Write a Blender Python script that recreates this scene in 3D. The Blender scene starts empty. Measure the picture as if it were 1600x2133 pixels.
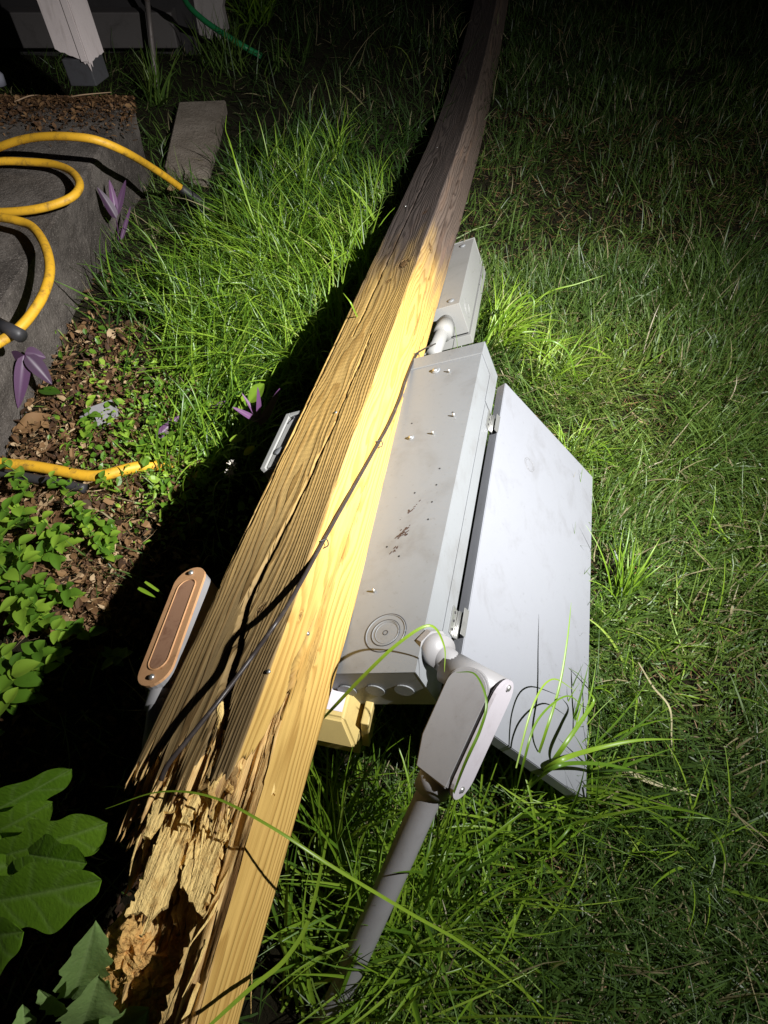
import bpy, bmesh, math, random
import numpy as np
from mathutils import Vector, Matrix, noise
random.seed(7); rng = np.random.default_rng(7)
scene = bpy.context.scene
COL = scene.collection
R = math.radians

# ------------------------------------------------------------------ camera, world, torch, exposure
CAMZ, FPX, PITCH = 1.22, 1400.0, R(50)
cd = bpy.data.cameras.new('camera'); cam = bpy.data.objects.new('camera', cd); COL.objects.link(cam)
cam.location = (0, 0, CAMZ); cam.rotation_euler = (R(90) - PITCH, 0, 0)
cd.sensor_fit = 'HORIZONTAL'; cd.sensor_width = 36; cd.lens = FPX / 1600 * 36
cd.clip_start = .02; cd.clip_end = 200
scene.camera = cam
scene.render.resolution_x = 768; scene.render.resolution_y = 1024
w = bpy.data.worlds.new('World'); scene.world = w; w.use_nodes = True
bg = w.node_tree.nodes['Background']; bg.inputs[0].default_value = (.55, .62, .8, 1); bg.inputs[1].default_value = .006
scene.view_settings.view_transform = 'Standard'; scene.view_settings.look = 'None'
scene.view_settings.exposure = 0; scene.view_settings.gamma = 1

TORCH = Vector((1.06, .10, 1.84)); AIM = Vector((.10, 1.28, .34))
ld = bpy.data.lights.new('torch_beam', 'SPOT'); torch = bpy.data.objects.new('torch_beam', ld); COL.objects.link(torch)
torch.location = TORCH; torch.rotation_euler = (AIM - TORCH).to_track_quat('-Z', 'Y').to_euler()
ld.energy = 375; ld.spot_size = R(112); ld.spot_blend = 1.0;
ld.use_nodes = True       # the torch's beam profile: a hot core inside a wide spill
_t = ld.node_tree; _e = _t.nodes['Emission']; _c = _t.nodes.new('ShaderNodeTexCoord'); _x = _t.nodes.new('ShaderNodeSeparateXYZ'); _a = _t.nodes.new('ShaderNodeMath'); _m = _t.nodes.new('ShaderNodeMapRange')
_t.links.new(_c.outputs['Normal'], _x.inputs[0]); _a.operation = 'ABSOLUTE'; _t.links.new(_x.outputs[2], _a.inputs[0]); _m.interpolation_type = 'SMOOTHSTEP'
_t.links.new(_a.outputs[0], _m.inputs[0]); _m.inputs[1].default_value = .87; _m.inputs[2].default_value = .999; _m.inputs[3].default_value = .58; _m.inputs[4].default_value = 2.15; _t.links.new(_m.outputs[0], _e.inputs['Strength'])
ld.shadow_soft_size = .010; ld.color = (1.0, .99, .975)

# ------------------------------------------------------------------ helpers
def cray(px, py):
    F = Vector((0, math.cos(PITCH), -math.sin(PITCH))); U = Vector((0, math.sin(PITCH), math.cos(PITCH)))
    return Vector(((px - 800) / FPX, 0, 0)) - U * ((py - 1066.5) / FPX) + F
CP = Vector((0, 0, CAMZ))
def at(px, py, z=0.0):
    k = cray(px, py); return CP + k * ((z - CAMZ) / k.z)
def onpl(px, py, n, p0):
    k = cray(px, py); return CP + k * (((p0 - CP) @ n) / (k @ n))

def link(o): COL.objects.link(o); return o
def tag(o, label=None, cat=None, group=None, kind=None):
    if label: o['label'] = label
    if cat: o['category'] = cat
    if group: o['group'] = group
    if kind: o['kind'] = kind
    return o
def thing(name, loc, label, cat, group=None):
    o = bpy.data.objects.new(name, None); link(o); o.location = loc; o.empty_display_size = .05
    bpy.context.view_layer.update()
    return tag(o, label, cat, group)
def mesh_obj(name, verts, faces, mat, parent=None, smooth=False, loc=None):
    me = bpy.data.meshes.new(name)
    me.from_pydata([tuple(x) for x in verts], [], faces); me.update()
    if smooth: me.polygons.foreach_set('use_smooth', [True] * len(me.polygons))
    o = bpy.data.objects.new(name, me); link(o)
    for m in (mat if isinstance(mat, (list, tuple)) else [mat]): me.materials.append(m)
    if parent:
        o.parent = parent
        o.matrix_parent_inverse = Matrix.Translation(-Vector(tree_loc(parent)))
    return o
def tree_loc(o):
    v = Vector(o.location)
    return v if o.type == 'EMPTY' else Vector((0, 0, 0))
def bm_obj(name, bm, mat, parent=None, smooth=False):
    bmesh.ops.recalc_face_normals(bm, faces=bm.faces)
    me = bpy.data.meshes.new(name); bm.to_mesh(me); bm.free()
    if smooth: me.polygons.foreach_set('use_smooth', [True] * len(me.polygons))
    o = bpy.data.objects.new(name, me); link(o)
    for m in (mat if isinstance(mat, (list, tuple)) else [mat]): me.materials.append(m)
    if parent:
        o.parent = parent
        o.matrix_parent_inverse = Matrix.Translation(-Vector(tree_loc(parent)))
    return o
def np_mesh(name, V, Fq, mat, attrs=None, smooth=True, parent=None):
    """V (n,3) float, Fq (m,k) int; attrs {name: (n,) or (n,3)}"""
    me = bpy.data.meshes.new(name); k = Fq.shape[1]
    me.vertices.add(len(V)); me.vertices.foreach_set('co', V.astype(np.float32).ravel())
    me.loops.add(Fq.size); me.loops.foreach_set('vertex_index', Fq.astype(np.int32).ravel())
    me.polygons.add(len(Fq)); me.polygons.foreach_set('loop_start', np.arange(0, Fq.size, k, dtype=np.int32))
    me.polygons.foreach_set('use_smooth', np.full(len(Fq), smooth))
    for an, a in (attrs or {}).items():
        if a.ndim == 1:
            t = me.attributes.new(an, 'FLOAT', 'POINT'); t.data.foreach_set('value', a.astype(np.float32))
        else:
            t = me.attributes.new(an, 'FLOAT_VECTOR', 'POINT'); t.data.foreach_set('vector', a.astype(np.float32).ravel())
    me.update(calc_edges=True); me.validate()
    o = bpy.data.objects.new(name, me); link(o); me.materials.append(mat)
    if parent:
        o.parent = parent; o.matrix_parent_inverse = Matrix.Translation(-Vector(tree_loc(parent)))
    return o
def smooth_path(pts, n=8):
    P = [Vector(p) for p in pts]; P = [2 * P[0] - P[1]] + P + [2 * P[-1] - P[-2]]; out = []
    for i in range(1, len(P) - 2):
        for k in range(n):
            t = k / n; a, b, c, d_ = P[i - 1], P[i], P[i + 1], P[i + 2]
            out.append(.5 * ((2 * b) + (c - a) * t + (2 * a - 5 * b + 4 * c - d_) * t * t + (3 * b - a - 3 * c + d_) * t ** 3))
    out.append(P[-2]); return out
def tube_bm(bm, path, rad, sides=12, cap=True):
    n = len(path); rings = []; up = None
    for i, p in enumerate(path):
        tg = (path[min(i + 1, n - 1)] - path[max(i - 1, 0)]).normalized()
        if up is None: up = tg.orthogonal().normalized()
        up = (up - tg * (up @ tg)).normalized(); sd = tg.cross(up)
        r = rad(i / (n - 1)) if callable(rad) else rad
        rings.append([bm.verts.new(p + (up * math.cos(2 * math.pi * k / sides) + sd * math.sin(2 * math.pi * k / sides)) * r) for k in range(sides)])
    for a, b in zip(rings, rings[1:]):
        for k in range(sides): bm.faces.new((a[k], a[(k + 1) % sides], b[(k + 1) % sides], b[k]))
    if cap: bm.faces.new(rings[0][::-1]); bm.faces.new(rings[-1])
def box_bm(bm, o, X, Y, Z, lo, hi, bevel=0):
    vs = []
    for c in ((0,0,0),(1,0,0),(1,1,0),(0,1,0),(0,0,1),(1,0,1),(1,1,1),(0,1,1)):
        q = [lo[i] if c[i] == 0 else hi[i] for i in range(3)]
        vs.append(bm.verts.new(o + X * q[0] + Y * q[1] + Z * q[2]))
    fs = [bm.faces.new([vs[i] for i in f]) for f in ((0,3,2,1),(4,5,6,7),(0,1,5,4),(1,2,6,5),(2,3,7,6),(3,0,4,7))]
    if bevel:
        es = list({e for f in fs for e in f.edges})
        bmesh.ops.bevel(bm, geom=es, offset=bevel, segments=2, affect='EDGES', profile=.6)
def prism_bm(bm, pts, depth):
    """closed polygon of world points, extruded by vector depth"""
    a = [bm.verts.new(p) for p in pts]; b = [bm.verts.new(p + depth) for p in pts]; n = len(a)
    f1 = bm.faces.new(a); f2 = bm.faces.new(b[::-1])
    for i in range(n): bm.faces.new((a[i], b[i], b[(i + 1) % n], a[(i + 1) % n]))
    return a, b

# ------------------------------------------------------------------ materials
class NT:
    def __init__(s, name):
        s.m = bpy.data.materials.new(name); s.m.use_nodes = True; s.t = s.m.node_tree
        s.b = s.t.nodes['Principled BSDF']; s.out = s.t.nodes['Material Output']
    def n(s, typ, ins=None, **kw):
        nd = s.t.nodes.new(typ)
        for k, v in kw.items(): setattr(nd, k, v)
        for k, v in (ins or {}).items(): s.set(nd.inputs[k], v)
        return nd
    def set(s, sock, v):
        if isinstance(v, bpy.types.NodeSocket): s.t.links.new(v, sock)
        else: sock.default_value = v
    def math(s, op, a, b=0.0, c=None, clamp=False):
        nd = s.n('ShaderNodeMath', operation=op, use_clamp=clamp); s.set(nd.inputs[0], a); s.set(nd.inputs[1], b)
        if c is not None: s.set(nd.inputs[2], c)
        return nd.outputs[0]
    def mix(s, f, a, b, mode='MIX'):
        nd = s.n('ShaderNodeMix', data_type='RGBA', blend_type=mode)
        s.set(nd.inputs[0], f); s.set(nd.inputs[6], a if isinstance(a, bpy.types.NodeSocket) else (*a, 1) if len(a) == 3 else a)
        s.set(nd.inputs[7], b if isinstance(b, bpy.types.NodeSocket) else (*b, 1) if len(b) == 3 else b)
        return nd.outputs[2]
    def noise(s, vec, scale, detail=4, rough=.55, dist=0):
        return s.n('ShaderNodeTexNoise', {'Vector': vec, 'Scale': scale, 'Detail': detail, 'Roughness': rough, 'Distortion': dist}).outputs[0]
    def ramp(s, f, stops, interp='LINEAR'):
        nd = s.n('ShaderNodeValToRGB', {0: f}); cr = nd.color_ramp; cr.interpolation = interp
        while len(cr.elements) < len(stops): cr.elements.new(.5)
        for e, (p, c) in zip(cr.elements, stops): e.position = p; e.color = (*c, 1) if len(c) == 3 else c
        return nd.outputs[0]
    def sstep(s, x, a, b):
        nd = s.n('ShaderNodeMapRange', {0: x, 1: a, 2: b, 3: 0., 4: 1.}, interpolation_type='SMOOTHSTEP'); return nd.outputs[0]
    def attr(s, name): return s.n('ShaderNodeAttribute', attribute_name=name)
    def scale(s, vec, xyz):
        return s.n('ShaderNodeVectorMath', {0: vec, 1: xyz}, operation='MULTIPLY').outputs[0]
    def pos(s): return s.n('ShaderNodeNewGeometry').outputs['Position']
    def bump(s, h, strength, dist=.002):
        nd = s.n('ShaderNodeBump', {'Height': h, 'Strength': strength, 'Distance': dist}); s.set(s.b.inputs['Normal'], nd.outputs[0])
    def base(s, c, rough=.6, spec=.4, metal=0):
        s.set(s.b.inputs['Base Color'], c if isinstance(c, bpy.types.NodeSocket) else (*c, 1))
        s.set(s.b.inputs['Roughness'], rough); s.set(s.b.inputs['Specular IOR Level'], spec); s.set(s.b.inputs['Metallic'], metal)
        return s.m

def mat_paint(name, col, dirt=(.30, .27, .22), amt=.5, rough=.42, metal=0, ns=9, streak=(1, 1, 1)):
    T = NT(name); p = T.pos(); q = T.scale(p, streak)
    a = T.noise(q, ns, 6, .65, .4); b = T.noise(p, 120, 3, .6); c = T.noise(p, 520, 2)
    f = T.math('MULTIPLY', T.sstep(a, .48, .78), amt)
    f = T.math('ADD', f, T.math('MULTIPLY', T.sstep(b, .60, .8), amt * .7), clamp=True)
    cc = T.mix(f, col, dirt)
    T.base(cc, T.math('ADD', T.math('MULTIPLY', a, .35), rough - .12), .45, metal)
    T.bump(T.math('ADD', T.math('MULTIPLY', c, .35), a), .18, .0016)
    return T.m

def mat_wood():
    T = NT('split_pine'); wc = T.attr('wc').outputs['Vector']
    sx = T.n('ShaderNodeSeparateXYZ', {0: wc}); a, b, t = sx.outputs
    cut = T.attr('cut').outputs['Fac']; crack = T.attr('crack').outputs['Fac']; knot = T.attr('knot').outputs['Fac']
    # growth rings round a pith outside the section, wandering slowly along the length
    wv = T.scale(wc, (9, 9, 1.5)); w1 = T.noise(wv, 1.0, 3, .5); w2 = T.noise(T.scale(wc, (40, 40, 3.0)), 1.0, 3, .55)
    da = T.math('ADD', a, .085); db = T.math('ADD', b, .055)
    r = T.math('SQRT', T.math('ADD', T.math('MULTIPLY', da, da), T.math('MULTIPLY', db, db)))
    r = T.math('ADD', r, T.math('MULTIPLY', w1, .045)); r = T.math('ADD', r, T.math('MULTIPLY', w2, .007)); r = T.math('ADD', r, T.math('MULTIPLY', knot, .010))
    fr = T.math('FRACT', T.math('MULTIPLY', r, 265.0))
    late = T.math('MULTIPLY', T.sstep(fr, .30, .82), T.math('SUBTRACT', 1.0, T.sstep(fr, .86, .99)))
    fib = T.noise(T.scale(wc, (900, 900, 14)), 1.0, 2, .6)
    blot = T.noise(T.scale(wc, (16, 16, 3)), 1.0, 4, .6)
    early = T.mix(blot, (.66, .44, .135), (.57, .355, .095)); latec = T.mix(blot, (.34, .18, .040), (.42, .24, .055))
    fresh = T.mix(T.math('MULTIPLY', late, .72), early, latec)
    fresh = T.mix(T.math('MULTIPLY', T.sstep(fib, .45, .75), .28), fresh, (.30, .15, .04))
    # saw marks across the top face
    saw = T.n('ShaderNodeTexWave', {'Vector': T.scale(wc, (1, 1, 1)), 'Scale': 22.0, 'Distortion': 1.5, 'Detail': 2.0}, wave_type='BANDS', bands_direction='Z').outputs[1]
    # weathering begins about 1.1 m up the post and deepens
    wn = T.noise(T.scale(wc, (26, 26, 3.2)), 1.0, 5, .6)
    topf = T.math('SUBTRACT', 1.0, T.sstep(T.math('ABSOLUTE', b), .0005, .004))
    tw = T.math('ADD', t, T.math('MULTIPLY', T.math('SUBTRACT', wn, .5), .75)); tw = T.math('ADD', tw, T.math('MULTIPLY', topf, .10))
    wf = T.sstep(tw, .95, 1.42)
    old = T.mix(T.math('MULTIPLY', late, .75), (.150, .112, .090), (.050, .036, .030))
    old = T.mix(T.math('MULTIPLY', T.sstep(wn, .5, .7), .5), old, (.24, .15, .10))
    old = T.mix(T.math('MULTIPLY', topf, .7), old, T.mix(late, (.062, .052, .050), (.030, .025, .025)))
    # grime on the upper face, deepened to paint in its grazing-light shade
    film_shade = T.math('MULTIPLY', topf, T.math('ADD', .18, T.math('ADD', T.math('MULTIPLY', wn, .40), T.math('MULTIPLY', T.math('SUBTRACT', 1.0, T.sstep(t, -.10, .50)), .42)), clamp=True))
    freshd = T.mix(film_shade, fresh, T.mix(late, (.165, .120, .068), (.075, .048, .026)))
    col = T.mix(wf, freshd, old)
    # torn wood: pale fibres, brown rot deeper in
    rot = T.noise(T.scale(wc, (30, 30, 6)), 1.0, 5, .62, .6)
    dpt = T.sstep(T.math('ADD', T.math('MULTIPLY', T.math('SUBTRACT', rot, .5), .12), T.math('MULTIPLY', a, -1.0)), .015, .06)
    torn = T.mix(T.sstep(fib, .35, .7), (.78, .54, .22), (.55, .32, .11))
    rotc = T.mix(fib, (.27, .135, .05), (.12, .052, .018))
    torn = T.mix(T.math('MULTIPLY', T.sstep(rot, .44, .60), .85), torn, rotc)
    col = T.mix(cut, col, torn)
    col = T.mix(T.math('MULTIPLY', knot, .75), col, (.10, .045, .015))
    col = T.mix(crack, col, (.035, .018, .008))
    T.base(col, .62, .25)
    h = T.math('ADD', T.math('MULTIPLY', T.math('MULTIPLY', late, T.math('SUBTRACT', 1.0, cut)), .8), T.math('MULTIPLY', fib, .7))
    h = T.math('ADD', h, T.math('MULTIPLY', T.math('MULTIPLY', saw, topf), .4)); h = T.math('ADD', h, T.math('MULTIPLY', wn, .6)); h = T.math('ADD', h, T.math('MULTIPLY', T.math('MULTIPLY', T.noise(T.scale(wc, (160, 160, 30)), 1.0, 5, .65), cut), 3.0))
    T.bump(h, .55, .0016)
    return T.m

def mat_leaf(name, stops, trans=.35, rough=.42, spec=.45, vein=False):
    T = NT(name); g = T.attr('tint').outputs['Fac']
    col = T.ramp(g, stops)
    p = T.pos(); nz = T.noise(p, 60, 3)
    col = T.mix(T.math('MULTIPLY', T.sstep(nz, .5, .8), .35), col, T.mix(.5, col, (.02, .05, .01)))
    if vein:
        vn = T.attr('vein').outputs['Fac']; col = T.mix(T.math('MULTIPLY', vn, .55), col, T.mix(.6, col, (.45, .60, .25)))
    T.base(col, rough, spec)
    if vein:
        T.bump(T.math('ADD', T.math('MULTIPLY', T.math('SUBTRACT', 1.0, vn), .8), T.noise(p, 190, 3)), .5, .0012)
    tr = T.n('ShaderNodeBsdfTranslucent', {'Color': T.mix(.25, col, (.5, .6, .05))})
    mx = T.n('ShaderNodeMixShader', {0: trans, 1: T.b.outputs[0], 2: tr.outputs[0]})
    T.t.links.new(mx.outputs[0], T.out.inputs[0]); return T.m

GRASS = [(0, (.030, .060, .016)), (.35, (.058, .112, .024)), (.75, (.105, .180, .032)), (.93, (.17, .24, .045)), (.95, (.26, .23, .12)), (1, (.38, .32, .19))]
TUFT = [(0, (.035, .085, .014)), (.4, (.11, .22, .018)), (.6, (.17, .30, .02)), (.92, (.26, .40, .04)), (1, (.42, .45, .14))]
M_grass = mat_leaf('grass_blade', GRASS)
M_tuft = mat_leaf('long_grass', TUFT, .32, .36, .5)
M_weed = mat_leaf('weed_leaf', [(0, (.035, .10, .012)), (.6, (.10, .21, .018)), (1, (.26, .40, .04))], .3)
M_big = mat_leaf('broad_leaf', [(0, (.11, .25, .018)), (1, (.22, .42, .03))], .25, .42, .45, True)
M_pale = mat_leaf('pale_leaf', [(0, (.20, .34, .09)), (1, (.32, .48, .16))], .25, .5, .4, True)
M_purple = mat_leaf('purple_leaf', [(0, (.022, .012, .024)), (1, (.13, .055, .135))], .15, .45, .4)
M_yell = mat_leaf('yellow_leaf', [(0, (.5, .5, .03)), (1, (.6, .55, .04))], .3)
M_litter = mat_leaf('dead_leaf', [(0, (.035, .018, .010)), (.5, (.10, .05, .022)), (.85, (.22, .125, .055)), (1, (.40, .29, .17))], .1, .7, .25)
M_straw = mat_leaf('straw_blade', [(0, (.42, .36, .20)), (1, (.62, .56, .34))], .25, .6, .3)
def mat_soil():
    T = NT('soil'); p = T.pos(); a = T.noise(p, 14, 8, .7); b = T.noise(p, 70, 6, .7)
    T.base(T.mix(b, T.mix(a, (.010, .007, .004), (.035, .022, .012)), (.018, .020, .008)), .95, .15); T.bump(T.math('ADD', a, b), 1, .02); return T.m
M_soil = mat_soil()
def mat_concrete(name, c1, c2):
    T = NT(name); p = T.pos(); a = T.noise(p, 5, 8, .68, .3); b = T.noise(p, 55, 6, .7); c = T.noise(p, 260, 3, .6)
    v = T.n('ShaderNodeTexVoronoi', {'Vector': p, 'Scale': 90.0}).outputs[0]
    col = T.mix(T.sstep(a, .36, .66), c1, c2); col = T.mix(T.math('MULTIPLY', T.sstep(b, .5, .72), .6), col, (c1[0] * .35, c1[1] * .34, c1[2] * .32))
    col = T.mix(T.math('MULTIPLY', T.sstep(c, .56, .70), .65), col, (.30, .27, .24))
    T.base(col, .85, .3); T.bump(T.math('ADD', T.math('MULTIPLY', b, 1.2), T.math('ADD', T.math('MULTIPLY', v, .6), c)), .8, .004); return T.m
M_conc = mat_concrete('step_concrete', (.048, .040, .034), (.125, .108, .094))
M_paver = mat_concrete('paver_concrete', (.16, .13, .10), (.25, .21, .17))
M_metal = mat_paint('grey_enamel', (.198, .207, .216), (.115, .108, .098), .6, .40, 0, 7)
M_door = mat_paint('door_enamel', (.205, .212, .232), (.14, .14, .145), .55, .42, 0, 11, (1.6, 1, 1.6))
M_metal2 = mat_paint('grey_box_enamel', (.26, .26, .25), (.14, .14, .11), .35, .45)
M_pvc = mat_paint('grey_plastic', (.27, .265, .27), (.13, .11, .10), .35, .36, 0, 14)
M_cover = mat_paint('pale_grey_plastic', (.50, .47, .51), (.26, .21, .21), .4, .42, 0, 18)
M_rust = mat_paint('rusty_cover', (.56, .31, .15), (.26, .11, .04), .75, .55, 0, 30)
M_white = mat_paint('white_paint', (.68, .60, .59), (.30, .25, .23), .35, .5, 0, 12, (4, 4, .8))
M_trim = mat_paint('dull_white_paint', (.10, .09, .088), (.03, .025, .022), .7, .6, 0, 8)
M_wall = mat_paint('dark_siding', (.030, .027, .028), (.012, .011, .011), .6, .7, 0, 5)
M_steel = mat_paint('zinc_steel', (.62, .62, .60), (.25, .20, .15), .35, .30, .85, 60)
M_dark = mat_paint('black_rubber', (.030, .029, .032), (.055, .045, .04), .5, .45, 0, 40)
M_yhose = mat_paint('yellow_hose', (.62, .34, .020), (.10, .06, .02), .85, .50, 0, 38)
M_ghose = mat_paint('green_hose', (.02, .22, .075), (.02, .06, .03), .5, .35, 0, 30)
M_cable = mat_paint('dark_cable', (.040, .032, .030), (.10, .08, .07), .5, .35, 0, 60)
M_beige = mat_paint('beige_plastic', (.55, .42, .16), (.25, .18, .08), .3, .42, 0, 20)
M_label = mat_paint('label_paper', (.62, .58, .62), (.42, .38, .40), .25, .5, 0, 60)
M_ink = mat_paint('ink', (.05, .045, .07), (.1, .09, .1), .3, .6)
M_pole = mat_paint('rusty_pole', (.24, .21, .20), (.10, .06, .04), .7, .5, .3, 40)
M_black = mat_paint('shadow_black', (.012, .012, .012), (.02, .02, .02), .3, .7)
M_wood = mat_wood()
def mat_rot():
    T = NT('rotten_wood'); p = T.pos(); a = T.noise(p, 34, 6, .65, .5); b = T.noise(p, 150, 4, .6)
    col = T.ramp(a, [(.25, (.12, .045, .014)), (.36, (.55, .29, .08)), (.55, (.80, .50, .17)), (.8, (.70, .34, .10))])
    T.base(T.mix(T.math('MULTIPLY', T.sstep(b, .5, .7), .6), col, (.20, .09, .03)), .8, .2); T.bump(T.math('ADD', a, b), 1, .006); return T.m
M_rot = mat_rot()
def mat_pulp():
    T = NT('torn_fibre'); p = T.pos()
    dt = lambda w: T.n('ShaderNodeVectorMath', {0: p, 1: w}, operation='DOT_PRODUCT').outputs['Value']
    cxyz = T.n('ShaderNodeCombineXYZ', {0: T.math('MULTIPLY', dt((.9099, -.1289, .3942)), 260), 1: T.math('MULTIPLY', dt((-.3715, .1696, .9128)), 260), 2: T.math('MULTIPLY', dt((.1845, .9770, -.1064)), 18)}).outputs[0]
    st_ = T.noise(cxyz, 1.0, 4, .6); a = T.noise(p, 45, 5, .6, .3); g = T.attr('tint').outputs['Fac']
    col = T.mix(T.sstep(a, .5, .66), (.90, .65, .25), (.62, .38, .12)); col = T.mix(T.math('MULTIPLY', T.sstep(st_, .50, .68), .4), col, (.44, .26, .09)); col = T.mix(g, col, (.15, .07, .025)); T.base(col, .7, .2); T.bump(T.math('ADD', T.math('MULTIPLY', st_, 2.0), T.noise(p, 260, 4)), .9, .003); return T.m
M_fibre = mat_pulp()

# ------------------------------------------------------------------ ground
SLX, SLZ, SLY1 = -.955, .27, 2.83
def sst(x, a, b):
    k = np.clip((x - a) / (b - a), 0, 1); return k * k * (3 - 2 * k)
def ground_h(x, y):
    return .085 * sst(y, 1.0, 2.0) * sst(x, -.72, -.35) + .018 * np.sin(x * 2.3 + 1) * np.cos(y * 1.9) + .010 * np.sin(x * 9 + y * 4) * np.cos(y * 7.3 - x * 2)
def build_ground():
    xs = np.concatenate([[-60, -25, -10], np.linspace(-5, 5, 161), [10, 25, 60]]); ys = np.concatenate([[-60, -20, -5], np.linspace(-1, 8, 145), [15, 30, 60]])
    X, Y = np.meshgrid(xs, ys); Z = ground_h(X, Y); Z[(np.abs(X) > 5) | (Y > 8) | (Y < -1)] *= .999
    V = np.stack([X.ravel(), Y.ravel(), Z.ravel()], 1); nx, ny = len(xs), len(ys)
    i = np.arange(nx * ny).reshape(ny, nx); F = np.stack([i[:-1, :-1].ravel(), i[:-1, 1:].ravel(), i[1:, 1:].ravel(), i[1:, :-1].ravel()], 1)
    tag(np_mesh('ground', V, F, M_soil), kind='structure')
build_ground()

# ------------------------------------------------------------------ the fallen post
M0 = Vector((-.118506, .431771, CAMZ - .72059))
u = Vector((.909922, -.128933, .394231)).normalized(); v = Vector((-.371463, .169576, .912830)).normalized(); d = Vector((.184547, .977047, -.106407)).normalized()
side = d.cross(Vector((0, 0, 1))).normalized(); upv = side.cross(d)
S = .14
nu, nv, nd_, ns_, nup, nM0 = (np.array(q) for q in (u, v, d, side, upv, M0))
def post_pt(a, b, t):
    a, b, t = np.broadcast_arrays(np.asarray(a, float), np.asarray(b, float), np.asarray(t, float))
    q = np.maximum(t - 1.896, 0)[..., None]
    return nM0 + nd_ * t[..., None] + ns_ * (-.0051) * q ** 2 + nup * .0446 * q ** 2 + nu * a[..., None] + nv * b[..., None]
def PP(a, b, t): return Vector(post_pt(a, b, t))
def on_right(px, py):
    q = onpl(px, py, u, M0) - M0; return (q @ v, q @ d)
def on_top(px, py):
    q = onpl(px, py, v, M0) - M0; return (q @ u, q @ d)
def vnoise(x, y, seed=0):
    """value noise on a numpy grid"""
    xi, yi = np.floor(x).astype(int), np.floor(y).astype(int); fx, fy = x - xi, y - yi; fx = fx * fx * (3 - 2 * fx); fy = fy * fy * (3 - 2 * fy)
    def h(i, j): s = np.sin(i * 127.1 + j * 311.7 + seed * 74.7) * 43758.5453; return s - np.floor(s)
    return (h(xi, yi) * (1 - fx) + h(xi + 1, yi) * fx) * (1 - fy) + (h(xi, yi + 1) * (1 - fx) + h(xi + 1, yi + 1) * fx) * fy
def t_end(a, b):
    """where the wood ends toward the viewer, over the section"""
    A, B = -a, -b                     # 0..S inward from the lit edge
    pr = [(0, -.198), (.006, -.190), (.023, -.148), (.040, -.108), (.051, -.077), (.055, -.12), (.064, -.24), (.074, -.40), (.080, -.80), (.14, -.84)]
    n1 = vnoise(A * 420, B * 420, 1); n2 = vnoise(A * 150, B * 110, 2); n3 = vnoise(A * 45, B * 45, 3)
    right = np.interp(B, [p[0] for p in pr], [p[1] for p in pr])
    right = right + np.where(B > .052, (.10 * (n1 - .5) + .12 * (n2 - .5)) * np.clip((.085 - B) / .02, 0, 1), .016 * (n1 - .5) + .022 * (n2 - .5))
    # rest of the section: a slanting blunt fracture, longest at the lower left
    frac = -.168 - .135 * (B / S) ** 1.2 - .035 * (A / S) + .085 * (n2 - .5) + .070 * (n1 - .5) + .05 * (n3 - .5)
    deep = np.exp(-((A - .060) / .020) ** 2) * np.clip((B - .012) / .02, 0, 1)      # split running up behind the strip
    frac = frac + .10 * deep
    k = np.clip((A - .020 - .014 * (n3 - .3) - .006 * (n1 - .5)) / .005, 0, 1)
    e = right * (1 - k) + frac * k
    return np.where((A < .03) & (B < .05), right, e)
CR_TOP = [([(774, 692), (680, 920), (620, 1045), (567, 1150), (515, 1255), (497, 1330), (480, 1395), (455, 1500), (430, 1600)], lambda t: .0012 + .0045 * max(0, .2 - t) / .3 - .0007 * (t > .35)),
          ([(905, 330), (800, 560), (740, 690)], lambda t: .0004), ([(735, 640), (560, 1010), (470, 1190)], lambda t: .0004),
          ([(600, 880), (470, 1150), (390, 1330)], lambda t: .0004)]
CR_RIGHT = [([(784, 956), (712, 1172), (680, 1244), (637, 1339), (616, 1388), (602, 1451)], lambda t: .0014 + .0018 * max(0, .1 - t) / .2),
            ([(988, 280), (950, 390), (916, 500), (890, 600), (864, 700)], lambda t: .0012), ([(1002, 330), (975, 420), (930, 560)], lambda t: .0004), ([(905, 640), (850, 800), (820, 880)], lambda t: .0004)]
KN_TOP = [(840, 548, .020), (808, 585, .008), (885, 440, .010), (540, 1270, .006)]
KN_RIGHT = [(898, 515, .014), (960, 463, .010), (655, 1365, .013), (627, 1283, .005)]
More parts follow.
